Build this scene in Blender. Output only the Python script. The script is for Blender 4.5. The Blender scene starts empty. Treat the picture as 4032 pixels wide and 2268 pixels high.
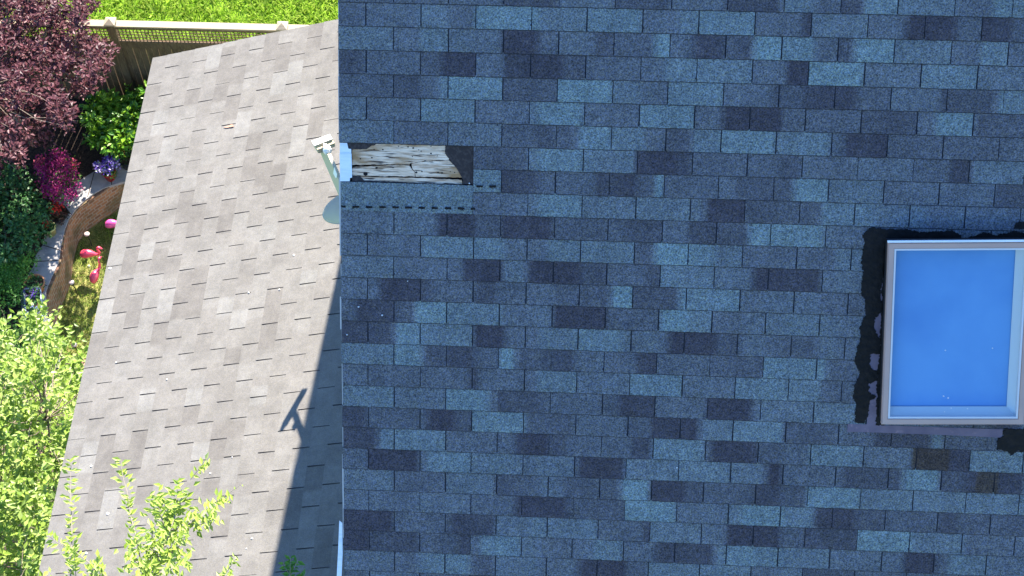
import bpy, math, random
import mathutils
from mathutils import Vector, Matrix, noise
from mathutils.geometry import tessellate_polygon
random.seed(11)
R = math.radians
# ------------------------------------------------------------------ camera, sky, sun, exposure
SC = bpy.context.scene
COL = SC.collection
CR = Vector((0.99796, 0.057058, -0.028632)); CD = Vector((0.032507, -0.840188, -0.54132)); CF = Vector((-0.054943, 0.539285, -0.840329))
CP = Vector((1.523417, -6.353243, 7.035379)); FPX = 6731.54
cd = bpy.data.cameras.new('camera'); cam = bpy.data.objects.new('camera', cd); COL.objects.link(cam); SC.camera = cam
cd.sensor_width = 36; cd.lens = FPX / 4032 * 36; cd.clip_start = 0.1; cd.clip_end = 3000
m = Matrix.Identity(4)
for i in range(3):
    m[i][0] = CR[i]; m[i][1] = -CD[i]; m[i][2] = -CF[i]; m[i][3] = CP[i]
cam.matrix_world = m
SUN = Vector((0.163, 1.0, 1.0)).normalized()          # towards the sun
W = bpy.data.worlds.new('World'); SC.world = W; W.use_nodes = True
nt = W.node_tree; bg = nt.nodes['Background']; sky = nt.nodes.new('ShaderNodeTexSky'); sky.sky_type = 'NISHITA'
sky.sun_disc = False; sky.sun_elevation = math.asin(SUN.z); sky.sun_rotation = math.atan2(SUN.x, SUN.y)
sky.air_density = 1.2; sky.dust_density = 0.2; sky.ozone_density = 4.5
tint = nt.nodes.new('ShaderNodeMix'); tint.data_type = 'RGBA'; tint.blend_type = 'MULTIPLY'; tint.inputs[0].default_value = 1; tint.inputs[7].default_value = (.70, .95, 1.26, 1)   # deep clear-day blue
nt.links.new(sky.outputs[0], tint.inputs[6]); nt.links.new(tint.outputs[2], bg.inputs[0]); bg.inputs[1].default_value = 0.075
sl = bpy.data.lights.new('sun', 'SUN'); sl.energy = 4.8; sl.angle = R(0.53); sl.color = (1.0, 0.93, 0.84)
so = bpy.data.objects.new('sun', sl); COL.objects.link(so); so.rotation_euler = SUN.to_track_quat('Z', 'Y').to_euler()
SC.view_settings.view_transform = 'Standard'; SC.view_settings.look = 'None'; SC.view_settings.gamma = 1.0
SC.view_settings.exposure = 2.05
SC.cycles.max_bounces = 6; SC.cycles.transparent_max_bounces = 8

# ------------------------------------------------------------------ helpers
def ray(x, y): return CR * ((x - 2016) / FPX) + CD * ((y - 1134) / FPX) + CF
def hit(x, y, P0, n):
    d = ray(x, y); return CP + d * ((P0 - CP).dot(n) / d.dot(n))
def G(x, y, z): return hit(x, y, Vector((0, 0, z)), Vector((0, 0, 1)))   # where a sight line meets the level z
def proj(P):
    q = P - CP; z = q.dot(CF); return FPX * q.dot(CR) / z + 2016, FPX * q.dot(CD) / z + 1134

def tag(o, label=None, cat=None, group=None, kind=None):
    if label: o['label'] = label
    if cat: o['category'] = cat
    if group: o['group'] = group
    if kind: o['kind'] = kind
    return o
def empty(name, loc, label=None, cat=None, group=None):
    o = bpy.data.objects.new(name, None); COL.objects.link(o); o.location = loc; o.empty_display_size = 0.1
    return tag(o, label, cat, group)

class MB:
    def __init__(s): s.v = []; s.f = []; s.m = []; s.t = None
    def face(s, pts, mat=0, tones=None):
        n = len(s.v); s.v += [tuple(p) for p in pts]; s.f.append(tuple(range(n, n + len(pts)))); s.m.append(mat)
        if tones is not None:
            if s.t is None: s.t = [(0.5, 0, 0)] * n
            s.t += tones
        elif s.t is not None: s.t += [(0.5, 0, 0)] * len(pts)
    def add(s, vs, fs, mat=0):
        n = len(s.v); s.v += [tuple(p) for p in vs]; s.f += [tuple(i + n for i in f) for f in fs]; s.m += [mat] * len(fs)
        if s.t is not None: s.t += [(0.5, 0, 0)] * len(vs)
    def box(s, o, a, b, c, mat=0):        # origin corner and three edge vectors
        o, a, b, c = Vector(o), Vector(a), Vector(b), Vector(c)
        vs = [o, o + a, o + a + b, o + b, o + c, o + a + c, o + a + b + c, o + b + c]
        s.add(vs, [(0, 3, 2, 1), (4, 5, 6, 7), (0, 1, 5, 4), (1, 2, 6, 5), (2, 3, 7, 6), (3, 0, 4, 7)], mat)
    def tube(s, pts, rad, seg=8, mat=0, cap=True):
        pts = [Vector(p) for p in pts]; n = len(pts); rings = []
        if not hasattr(rad, '__len__'): rad = [rad] * n
        up = None
        for i, p in enumerate(pts):
            d = (pts[min(i + 1, n - 1)] - pts[max(i - 1, 0)]).normalized()
            if up is None: up = d.orthogonal().normalized()
            up = (up - d * up.dot(d)).normalized(); sd = d.cross(up)
            rings.append([p + (up * math.cos(2 * math.pi * k / seg) + sd * math.sin(2 * math.pi * k / seg)) * rad[i] for k in range(seg)])
        vs = [q for r in rings for q in r]; fs = []
        for i in range(n - 1):
            for k in range(seg):
                a = i * seg + k; b = i * seg + (k + 1) % seg; fs.append((a, b, b + seg, a + seg))
        if cap: fs.append(tuple(range(seg - 1, -1, -1))); fs.append(tuple((n - 1) * seg + k for k in range(seg)))
        s.add(vs, fs, mat)
    def lathe(s, c, prof, seg=20, mat=0, sx=1, sy=1, ax=None):
        c = Vector(c); vs = []; fs = []; n = len(prof)
        for r, z in prof:
            for k in range(seg):
                a = 2 * math.pi * k / seg; q = Vector((r * sx * math.cos(a), r * sy * math.sin(a), z))
                if ax is not None: q = ax @ q
                vs.append(c + q)
        for i in range(n - 1):
            for k in range(seg):
                a = i * seg + k; b = i * seg + (k + 1) % seg; fs.append((a, b, b + seg, a + seg))
        s.add(vs, fs, mat)
    def poly(s, pts, depth=None, mat=0):   # flat polygon, optionally extruded by a vector
        pts = [Vector(p) for p in pts]; tri = tessellate_polygon([pts]); n = len(pts)
        fs = [tuple(t) for t in tri]
        nrm = sum(((pts[t[1]] - pts[t[0]]).cross(pts[t[2]] - pts[t[0]]) for t in fs), Vector())
        if depth is None: s.add(pts, fs, mat); return
        d = Vector(depth)
        if nrm.dot(d) > 0: fs = [f[::-1] for f in fs]
        s.add(pts + [p + d for p in pts], fs + [tuple(i + n for i in f[::-1]) for f in fs] + [(i, (i + 1) % n, (i + 1) % n + n, i + n) for i in range(n)], mat)
    def leaf(s, p, d, nrm, L, Wd, mat=0, fold=0.25, tip=0.0):
        side = d.cross(nrm)
        if side.length < 1e-4: side = d.orthogonal()
        side.normalize(); nn = side.cross(d).normalized()
        a = p; b = p + d * L * 0.45 + side * Wd * 0.5 + nn * Wd * fold; c = p + d * L - nn * L * tip; e = p + d * L * 0.45 - side * Wd * 0.5 + nn * Wd * fold
        n = len(s.v); s.v += [tuple(a), tuple(b), tuple(c), tuple(e)]; s.f += [(n, n + 1, n + 2), (n, n + 2, n + 3)]; s.m += [mat, mat]
    def build(s, name, mats, parent=None, smooth=False):
        me = bpy.data.meshes.new(name); me.from_pydata(s.v, [], s.f)
        mats = mats if isinstance(mats, (list, tuple)) else [mats]
        for q in mats: me.materials.append(q)
        me.polygons.foreach_set('material_index', s.m)
        if smooth: me.polygons.foreach_set('use_smooth', [True] * len(s.f))
        if s.t is not None:
            at = me.attributes.new('tone', 'FLOAT_COLOR', 'POINT'); fl = []
            for t in s.t: fl += [t[0], t[1], t[2], 1.0]
            at.data.foreach_set('color', fl)
        me.update(); o = bpy.data.objects.new(name, me); COL.objects.link(o)
        if parent is not None:
            o.parent = parent; o.matrix_parent_inverse = parent.matrix_world_inv if hasattr(parent, 'matrix_world_inv') else Matrix.Translation(-Vector(parent_loc(parent)))
        return o
def parent_loc(p):
    v = Vector(p.location)
    return v if p.parent is None else Vector((0, 0, 0)) if p.type == 'MESH' else v

def jag(pts, amp, step, seed=0.0, axes=None):
    """closed outline of 3-D points, refined and roughened in its own plane"""
    out = []; n = len(pts)
    for i in range(n):
        a = Vector(pts[i]); b = Vector(pts[(i + 1) % n]); k = max(1, int((b - a).length / step))
        for j in range(k):
            p = a.lerp(b, j / k); q = p * (1.0 / (step * 1.7)) + Vector((seed, seed * 2.3, 0))
            if axes:
                p = p + axes[0] * noise.noise(q) * amp + axes[1] * noise.noise(q + Vector((31, 7, 3))) * amp
            out.append(p)
    return out

# ------------------------------------------------------------------ materials
def mat(name, col, rough=0.8, spec=0.3, metal=0.0, nz=None, bump=None, trans=0.0, isl=None, coat=0):
    """nz=(scale, other colour, lo, hi[, stretch]) ; bump=(scale, strength, distance) ; isl=[colours] by mesh island"""
    M = bpy.data.materials.new(name); M.use_nodes = True; t = M.node_tree; N = t.nodes; Lk = t.links
    b = N['Principled BSDF']; b.inputs['Base Color'].default_value = (*col, 1); b.inputs['Roughness'].default_value = rough
    b.inputs['Specular IOR Level'].default_value = spec; b.inputs['Metallic'].default_value = metal
    tc = N.new('ShaderNodeTexCoord'); out = None
    if isl:
        ge = N.new('ShaderNodeNewGeometry'); rp = N.new('ShaderNodeValToRGB'); e = rp.color_ramp.elements
        while len(e) < len(isl): e.new(0.5)
        for i, c in enumerate(isl): e[i].position = i / (len(isl) - 1); e[i].color = (*c, 1)
        Lk.new(ge.outputs['Random Per Island'], rp.inputs[0]); out = rp.outputs[0]
    if nz:
        for z in (nz if isinstance(nz, list) else [nz]):
            mp = N.new('ShaderNodeMapping'); Lk.new(tc.outputs['Object'], mp.inputs[0])
            if len(z) > 4: mp.inputs['Scale'].default_value = z[4]
            no = N.new('ShaderNodeTexNoise'); no.inputs['Scale'].default_value = z[0]; no.inputs['Detail'].default_value = 4
            Lk.new(mp.outputs[0], no.inputs[0]); r2 = N.new('ShaderNodeMapRange'); r2.inputs[1].default_value = z[2]; r2.inputs[2].default_value = z[3]
            Lk.new(no.outputs[0], r2.inputs[0]); mx = N.new('ShaderNodeMix'); mx.data_type = 'RGBA'
            Lk.new(r2.outputs[0], mx.inputs[0]); mx.inputs[7].default_value = (*z[1], 1)
            if out: Lk.new(out, mx.inputs[6])
            else: mx.inputs[6].default_value = (*col, 1)
            out = mx.outputs[2]
    if out: Lk.new(out, b.inputs['Base Color'])
    if bump:
        no = N.new('ShaderNodeTexNoise'); no.inputs['Scale'].default_value = bump[0]; Lk.new(tc.outputs['Object'], no.inputs[0])
        bu = N.new('ShaderNodeBump'); bu.inputs['Strength'].default_value = bump[1]; bu.inputs['Distance'].default_value = bump[2]
        Lk.new(no.outputs[0], bu.inputs['Height']); Lk.new(bu.outputs[0], b.inputs['Normal'])
    if trans > 0:
        tr = N.new('ShaderNodeBsdfTranslucent'); ms = N.new('ShaderNodeMixShader'); ms.inputs[0].default_value = trans
        if out: Lk.new(out, tr.inputs[0])
        else: tr.inputs[0].default_value = (*col, 1)
        Lk.new(b.outputs[0], ms.inputs[1]); Lk.new(tr.outputs[0], ms.inputs[2]); Lk.new(ms.outputs[0], N['Material Output'].inputs[0])
    return M

def shingle(name, dark, mid, light, g1, g2, contrast=1.0):
    """granule surfaced asphalt: tone per tab from the mesh, speckle from fine noise"""
    M = bpy.data.materials.new(name); M.use_nodes = True; t = M.node_tree; N = t.nodes; Lk = t.links; b = N['Principled BSDF']
    b.inputs['Roughness'].default_value = 0.9; b.inputs['Specular IOR Level'].default_value = 0.25
    at = N.new('ShaderNodeAttribute'); at.attribute_name = 'tone'; sp = N.new('ShaderNodeSeparateColor'); Lk.new(at.outputs['Color'], sp.inputs[0])
    rp = N.new('ShaderNodeValToRGB'); e = rp.color_ramp.elements; e.new(0.5)
    for i, c in enumerate((dark, mid, light)): e[i].position = (0, .5, 1)[i]; e[i].color = (*c, 1)
    Lk.new(sp.outputs[0], rp.inputs[0]); tc = N.new('ShaderNodeTexCoord')
    def nz(scale, lo, hi, det=2):
        n = N.new('ShaderNodeTexNoise'); n.inputs['Scale'].default_value = scale; n.inputs['Detail'].default_value = det; n.inputs['Roughness'].default_value = 0.75
        Lk.new(tc.outputs['Object'], n.inputs[0]); r = N.new('ShaderNodeMapRange'); r.inputs[1].default_value = 0.3; r.inputs[2].default_value = 0.7
        r.inputs[3].default_value = lo; r.inputs[4].default_value = hi; Lk.new(n.outputs[0], r.inputs[0]); return r.outputs[0]
    def mul(a, bb):
        x = N.new('ShaderNodeVectorMath'); x.operation = 'SCALE'; Lk.new(a, x.inputs[0]); Lk.new(bb, x.inputs[3]); return x.outputs[0]
    c = mul(rp.outputs[0], nz(120, 1 - 0.62 * contrast, 1 + 0.62 * contrast, 3)); c = mul(c, nz(38, 1 - .16 * contrast, 1 + .16 * contrast)); c = mul(c, nz(3.0, .90, 1.10)); c = mul(c, nz(11, .90, 1.10))
    # coloured granules
    v = N.new('ShaderNodeTexNoise'); v.inputs['Scale'].default_value = 95; v.inputs['Detail'].default_value = 2; Lk.new(tc.outputs['Object'], v.inputs[0])
    r = N.new('ShaderNodeMapRange'); r.inputs[1].default_value = .42; r.inputs[2].default_value = .62; Lk.new(v.outputs[0], r.inputs[0])
    tint = N.new('ShaderNodeMix'); tint.data_type = 'RGBA'; tint.inputs[6].default_value = (*g1, 1); tint.inputs[7].default_value = (*g2, 1); Lk.new(r.outputs[0], tint.inputs[0])
    mm = N.new('ShaderNodeVectorMath'); mm.operation = 'MULTIPLY'; Lk.new(c, mm.inputs[0]); Lk.new(tint.outputs[2], mm.inputs[1])
    # bare asphalt (slots, butt ends), shade lines painted under the main courses, and brown staining carried by the mesh
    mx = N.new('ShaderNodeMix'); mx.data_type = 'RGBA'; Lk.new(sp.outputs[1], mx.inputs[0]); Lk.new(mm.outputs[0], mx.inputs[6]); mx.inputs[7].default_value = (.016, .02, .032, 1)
    br = N.new('ShaderNodeMix'); br.data_type = 'RGBA'; br.blend_type = 'MULTIPLY'; Lk.new(sp.outputs[2], br.inputs[0]); Lk.new(mx.outputs[2], br.inputs[6]); br.inputs[7].default_value = (1.0, .84, .6, 1)
    Lk.new(br.outputs[2], b.inputs['Base Color'])
    n = N.new('ShaderNodeTexNoise'); n.inputs['Scale'].default_value = 160; Lk.new(tc.outputs['Object'], n.inputs[0]); bu = N.new('ShaderNodeBump')
    bu.inputs['Strength'].default_value = 0.35; bu.inputs['Distance'].default_value = 0.003; Lk.new(n.outputs[0], bu.inputs['Height']); Lk.new(bu.outputs[0], b.inputs['Normal'])
    return M

M_roof = shingle('shingles_blue_grey', (.064, .056, .064), (.128, .132, .138), (.180, .226, .216), (.88, .93, 1.10), (1.12, 1.07, .92), 1.4)
M_low = shingle('shingles_pale', (.128, .117, .102), (.155, .144, .126), (.184, .176, .157), (.97, .98, 1.02), (1.03, 1.02, .98), .32)
M_asph = mat('asphalt_backing', (.02, .022, .03), .8)
M_flash = mat('painted_metal_flashing', (.80, .86, .90), .45, .4, nz=(6, (.66, .74, .80), .4, .7, (1, 8, 8)))
M_drip = mat('drip_edge_metal', (.55, .52, .48), .4, .5)
M_wood = mat('weathered_deck_wood', (.80, .60, .43), .85, nz=[(9, (.46, .30, .19), .42, .66, (1, 9, 9)), (30, (.9, .74, .58), .5, .72, (.25, 6, 6)), (16, (.05, .035, .03), .57, .66, (.5, 6, 6)), (5, (.36, .21, .10), .48, .66, (1, 3, 3))], bump=(60, .3, .004))
M_felt = mat('underlayment_felt', (.040, .032, .032), .95, nz=(60, (.08, .065, .06), .45, .75))
M_void = mat('dark_gap', (.01, .01, .012), 1)
M_tar_and_shade = mat('cement_and_curb_shade', (.005, .0045, .0045), .65, .2, nz=(30, (.012, .010, .010), .4, .7), bump=(35, .5, .012))
M_lead = mat('apron_flashing', (.17, .13, .17), .6, nz=[(12, (.13, .10, .14), .4, .7), (30, (.28, .19, .22), .6, .75)])
M_frame = mat('skylight_frame', (.50, .33, .26), .38, .5, nz=(4, (.42, .29, .24), .4, .7))
M_seal = mat('frame_seal', (.62, .62, .62), .5)
M_shaftw = mat('shaft_paint', (.50, .56, .56), .6)
M_blind = mat('skylight_blind', (.10, .29, .56), .6, nz=(2, (.07, .23, .50), .4, .65))
M_white = mat('white_paint', (.8, .8, .8), .5)
M_wall = mat('siding', (.55, .55, .52), .7, nz=(5, (.48, .48, .46), .4, .7))
M_dish = mat('dish_grey', (.46, .41, .31), .45, .4)
M_dishw = mat('dish_plastic', (.80, .80, .79), .4, .4)
M_dark = mat('dark_plastic', (.03, .03, .035), .5)
M_fence = mat('fence_wood', (.16, .105, .06), .85, nz=[(5, (.10, .065, .04), .4, .7, (6, 6, 1)), (14, (.22, .155, .09), .55, .75, (4, 4, 1))])
M_fencetop = mat('fence_rail_wood', (.36, .29, .20), .8, nz=(6, (.28, .22, .15), .45, .75, (1, 6, 6)))
M_mulch = mat('mulch', (.045, .03, .022), .95, nz=[(35, (.11, .075, .05), .5, .75), (12, (.02, .014, .012), .5, .7)], bump=(40, .8, .03))
M_soil = mat('soil', (.05, .035, .025), .95, nz=(20, (.09, .06, .04), .45, .7))
M_lawn = mat('lawn_ground', (.13, .17, .035), .95, nz=[(2.2, (.30, .27, .09), .42, .62), (25, (.08, .12, .02), .5, .75)], bump=(60, .6, .03))
M_lawn2 = mat('far_lawn_ground', (.17, .30, .012), .95, nz=[(9, (.08, .17, .01), .5, .72)], bump=(50, .6, .03))
M_stone = mat('bluestone', (.37, .345, .32), .75, nz=[(5, (.20, .20, .21), .4, .68), (28, (.38, .36, .34), .55, .8)])
M_terr = mat('terracotta', (.42, .17, .07), .8, nz=(20, (.5, .24, .12), .45, .75))
M_pink = mat('pink_plastic', (.90, .07, .13), .25, .8)
M_pink2 = mat('magenta_plastic', (.78, .10, .34), .32, .5)
M_black = mat('black_plastic', (.015, .015, .018), .4)
M_glow = mat('lamp_cap_plastic', (.55, .44, .40), .35)
M_yel = mat('yellow_glaze', (.42, .40, .14), .35, .5)
M_redpot = mat('red_glaze', (.35, .02, .015), .3, .5)
M_plant = mat('planter_rim', (.30, .36, .38), .5)
M_bark = mat('bark', (.16, .12, .09), .9, nz=(20, (.26, .20, .15), .45, .7, (1, 1, .3)), bump=(25, .6, .02))
M_twig = mat('twig_bark', (.30, .25, .19), .85)

def brickmat():
    M = bpy.data.materials.new('garden_brick'); M.use_nodes = True; t = M.node_tree; N = t.nodes; Lk = t.links; b = N['Principled BSDF']; b.inputs['Roughness'].default_value = .9
    uv = N.new('ShaderNodeUVMap'); uv.uv_map = 'UVMap'; br = N.new('ShaderNodeTexBrick'); Lk.new(uv.outputs[0], br.inputs[0])
    br.inputs['Color1'].default_value = (.40, .18, .08, 1); br.inputs['Color2'].default_value = (.20, .085, .045, 1); br.inputs['Mortar'].default_value = (.34, .26, .19, 1)
    br.inputs['Scale'].default_value = 1; br.inputs['Mortar Size'].default_value = .010; br.inputs['Brick Width'].default_value = .12; br.inputs['Row Height'].default_value = .068; br.inputs['Bias'].default_value = -.1
    tc = N.new('ShaderNodeTexCoord'); no = N.new('ShaderNodeTexNoise'); no.inputs['Scale'].default_value = 2.6; no.inputs['Detail'].default_value = 5; Lk.new(tc.outputs['Object'], no.inputs[0])
    r = N.new('ShaderNodeMapRange'); r.inputs[1].default_value = .45; r.inputs[2].default_value = .68; Lk.new(no.outputs[0], r.inputs[0])
    mx = N.new('ShaderNodeMix'); mx.data_type = 'RGBA'; Lk.new(r.outputs[0], mx.inputs[0]); Lk.new(br.outputs[0], mx.inputs[6]); mx.inputs[7].default_value = (.10, .085, .035, 1)
    Lk.new(mx.outputs[2], b.inputs['Base Color']); bu = N.new('ShaderNodeBump'); bu.inputs['Strength'].default_value = .5; bu.inputs['Distance'].default_value = .01
    Lk.new(br.outputs['Fac'], bu.inputs['Height']); bu.invert = True; Lk.new(bu.outputs[0], b.inputs['Normal']); return M
M_brick = brickmat()
def glassmat():
    M = bpy.data.materials.new('skylight_glass'); M.use_nodes = True; t = M.node_tree; N = t.nodes; Lk = t.links; N.remove(N['Principled BSDF'])
    a = N.new('ShaderNodeBsdfTransparent'); a.inputs[0].default_value = (1, 1, 1, 1); g = N.new('ShaderNodeBsdfGlossy'); g.inputs['Roughness'].default_value = .02
    f = N.new('ShaderNodeFresnel'); f.inputs[0].default_value = 1.6; x = N.new('ShaderNodeMixShader'); ge = N.new('ShaderNodeNewGeometry'); mt_ = N.new('ShaderNodeMath'); mt_.operation = 'SUBTRACT'; mt_.use_clamp = True; Lk.new(f.outputs[0], mt_.inputs[0]); Lk.new(ge.outputs['Backfacing'], mt_.inputs[1]); Lk.new(mt_.outputs[0], x.inputs[0]); Lk.new(a.outputs[0], x.inputs[1]); Lk.new(g.outputs[0], x.inputs[2])
    Lk.new(x.outputs[0], N['Material Output'].inputs[0]); return M
M_glass = glassmat()

# ------------------------------------------------------------------ the two roof planes
PIT = 0.8428318; Q = 0.3223945; T = 0.3048; E1 = 0.130878; E2 = 0.133276
U1 = Vector((1, 0, 0)); D1 = Vector((0, -math.cos(PIT), -math.sin(PIT))); N1 = Vector((0, -math.sin(PIT), math.cos(PIT)))
L0 = Vector((-2.3654, 2.6341, -4.0065)); S2 = Vector((0, -1, 0)); U2 = Vector((math.cos(Q), 0, math.sin(Q))); N2 = Vector((-math.sin(Q), 0, math.cos(Q)))
def P1(u, v, h=0): return U1 * (u * T) + D1 * (v * E1) + N1 * h
def P2(c, s, h=0): return L0 + U2 * (c * E2) + S2 * (s * T) + N2 * h
def X1(px, py, h=0): return hit(px, py, N1 * h, N1)                 # sight line -> point on the main roof, h above it
def uv1(px, py, h=0):
    p = X1(px, py, h); return p.x / T, p.dot(D1) / E1
def cs2(px, py):
    p = hit(px, py, L0, N2); return (p - L0).dot(U2) / E2, (L0.y - p.y) / T

# tone patches of the main roof, read row by row: (offset, 'x0 x1 tone', ...)
TONES = {}
def tp(off, rows):
    for r, txt in rows.items():
        vals = [float(a) for a in txt.split()]
        for i in range(0, len(vals), 3):
            a, b, t = vals[i:i + 3]; us = []
            for x in (a, b):
                X = off + x * .5218; u = (X - 1340) / 212
                for _ in range(3): u += (X - proj(P1(u, r - .5))[0]) / 212
                us.append(u)
            TONES.setdefault(r, []).append((us[0], us[1], t))
tp(1320, {0: '0 850 -.2 850 1265 -.1 1270 1533 -.7', 1: '22 218 -.2 218 638 0 640 860 .3 860 1055 -.1 1060 1533 .8', 2: '20 430 .3 430 640 0 640 850 .4 855 1262 .1 1265 1533 -1',
 3: '20 225 -.5 225 640 -.1 640 800 -.5 800 1055 -1 1060 1280 0 1280 1533 -.9', 4: '20 440 -.3 440 640 -.6 640 780 -.2 780 850 .4 858 1262 .8 1265 1533 -.5',
 5: '20 233 .2 233 646 0 648 1050 .6 1055 1465 0 1465 1533 .3', 6: '20 440 .2 443 850 -.2 855 1258 .2 1260 1533 -.3', 7: '1055 1450 -.4 1455 1533 .3', 8: '1058 1250 .6 1255 1533 -.8',
 9: '1057 1455 0 1455 1533 .1', 10: '40 450 .1 450 770 .1 775 1050 -1 1050 1250 -.5 1255 1533 -1', 11: '40 250 .1 250 650 0 655 1050 .5 1055 1280 .5 1280 1533 0',
 12: '40 448 .2 455 850 0 855 965 -.1 965 1248 -1 1252 1450 .2 1450 1533 -1', 13: '40 250 0 255 325 0 325 650 -1 655 720 -.7 720 1045 -.2 1050 1215 -.7 1215 1533 -.1',
 14: '40 160 -.2 160 455 -.8 458 600 -.4 600 850 .8 858 1245 .4 1250 1533 0', 15: '40 250 -.8 255 450 -.7 450 650 .7 655 1045 .4 1047 1285 -1 1285 1533 0',
 16: '40 445 .4 455 660 .7 660 845 -.5 850 1045 -.8 1045 1240 -.2 1243 1355 1 1355 1533 -.4', 17: '40 250 0 250 1000 -.1 1000 1085 -.8 1085 1533 0',
 18: '40 440 .4 445 835 .1 840 1160 .8 1160 1228 -.1 1230 1533 -.6', 19: '40 245 -.8 245 635 -.3 640 690 -.2 690 900 -1 900 1025 -.5 1030 1415 .7 1420 1450 .4 1450 1533 -.4',
 20: '40 320 -.8 320 440 .4 445 830 .5 832 1218 0 1220 1350 -.1 1350 1533 -1', 21: '40 245 -.1 250 632 -1 637 680 -.2 680 1020 .6 1020 1405 .3 1410 1533 .1',
 22: '40 438 .2 442 826 -.2 830 1210 .2 1212 1380 -.5 1380 1533 -.3', 23: '40 632 0 635 1015 .1 1018 1350 -.1 1350 1533 -1', 24: '40 440 -1 443 826 -.2 830 870 -.3 870 1205 -.8 1208 1480 .1 1480 1533 .4',
 25: '40 248 -1 248 632 -.7 632 920 -.3 920 1015 -.8 1018 1095 0 1095 1392 .6 1395 1533 .2', 26: '40 436 .1 440 620 0 620 818 .4 820 1020 .5 1020 1200 -.5 1202 1533 .2', 27: '40 235 -.2 240 615 .1 620 1000 -.2 1000 1385 -.8'})
tp(2120, {0: '0 150 -.6 150 570 .1 575 980 -.5 980 1420 0 1430 1832 -.7', 1: '0 360 .3 365 778 .6 783 1060 0 1060 1205 .4 1207 1632 .6 1635 1832 0',
 2: '0 145 -.3 150 420 .1 420 565 -.6 570 870 -.3 870 985 .8 990 1160 0 1160 1405 -.9 1410 1620 -.5 1620 1825 1', 3: '0 200 -.9 200 350 -.6 355 770 -.1 775 960 0 960 1185 .5 1190 1610 .4 1615 1832 0',
 4: '0 140 -.4 145 550 .9 555 760 .3 760 975 0 980 1390 .5 1395 1750 0 1750 1832 -.6', 5: '0 340 .7 345 760 0 765 1175 .7 1180 1380 0 1380 1832 -1',
 6: '0 130 -.5 130 290 -.3 290 540 .6 545 800 .4 800 955 0 960 1160 -.4 1160 1370 .4 1375 1785 .7 1790 1832 .2', 7: '0 325 .6 330 740 .3 745 1040 -1 1040 1155 -.7 1160 1832 -.25',
 8: '0 125 -.2 130 430 -.1 430 740 -.8 740 880 -.4 880 940 1 945 1350 -.2 1355 1480 0 1480 1832 -.5', 9: '0 320 .7 325 740 .2 740 1145 .3 1150 1265 .1 1265 1560 -1 1560 1832 -.5',
 10: '0 90 -1 90 520 -.4 525 650 -.3 650 930 -.6 935 1130 0 1130 1340 -.7 1345 1580 -.5 1580 1832 .8', 11: '0 70 0 70 720 .4 725 870 -.4 870 1125 1 1130 1340 .7 1340 1535 .2 1540 1832 -.1',
 12: '0 320 -1 320 515 -.6 520 820 -.2 820 915 -.6 920 1320 .4 1322 1620 .1 1620 1832 -1', 13: '0 110 0 110 545 -.4 545 705 .9 710 1050 -.6 1050 1110 .7 1115 1515 .6 1520 1832 .1',
 14: '0 115 .1 115 510 -1 515 910 -.3 915 1110 .9 1110 1310 .5 1315 1715 0 1720 1832 .2', 15: '0 305 .3 310 620 .6 620 700 .2 705 985 0 985 1340 -1 1340 1505 -.5 1510 1832 0',
 16: '0 105 -.5 105 270 -.7 270 500 0 500 740 -.2 740 890 -.9 895 1290 -.1 1295 1690 -.4 1695 1832 .7', 17: '0 290 .4 290 685 .1 690 1085 .6 1085 1480 .1 1485 1832 .5',
 18: '0 80 -.3 85 475 -.1 480 600 -.4 600 875 -.9 880 1265 -.1 1270 1610 -1 1610 1665 0 1670 1832 .2', 19: '0 270 -.4 275 665 0 670 850 -.3 850 1210 -1 1210 1455 .3 1460 1832 .5',
 20: '0 75 -1 75 190 -.7 190 460 -.2 465 700 -.1 700 860 -.7 862 1250 .6 1255 1295 0 1295 1640 -1 1645 1832 -.4', 21: '0 260 .2 265 300 0 300 650 -1 655 1040 .3 1045 1435 .4 1440 1720 .2 1720 1832 -1',
 22: '0 190 .1 190 625 -.4 625 835 .9 840 1110 -1 1110 1235 -.6 1240 1630 -.3 1635 1832 -.8', 23: '0 200 -1 200 255 -.6 260 650 -.4 655 1035 .9 1040 1425 .1 1430 1530 .3 1530 1832 .8',
 24: '0 440 .3 445 800 -.1 800 835 -.9 840 1220 .3 1225 1410 .1 1410 1832 -1', 25: '0 425 -.05 425 630 .5 635 880 0 880 1320 -.8 1320 1410 .4 1415 1832 .6', 26: '0 300 0 300 660 -1 660 815 -.3 820 1600 .4 1605 1832 0'})
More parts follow.
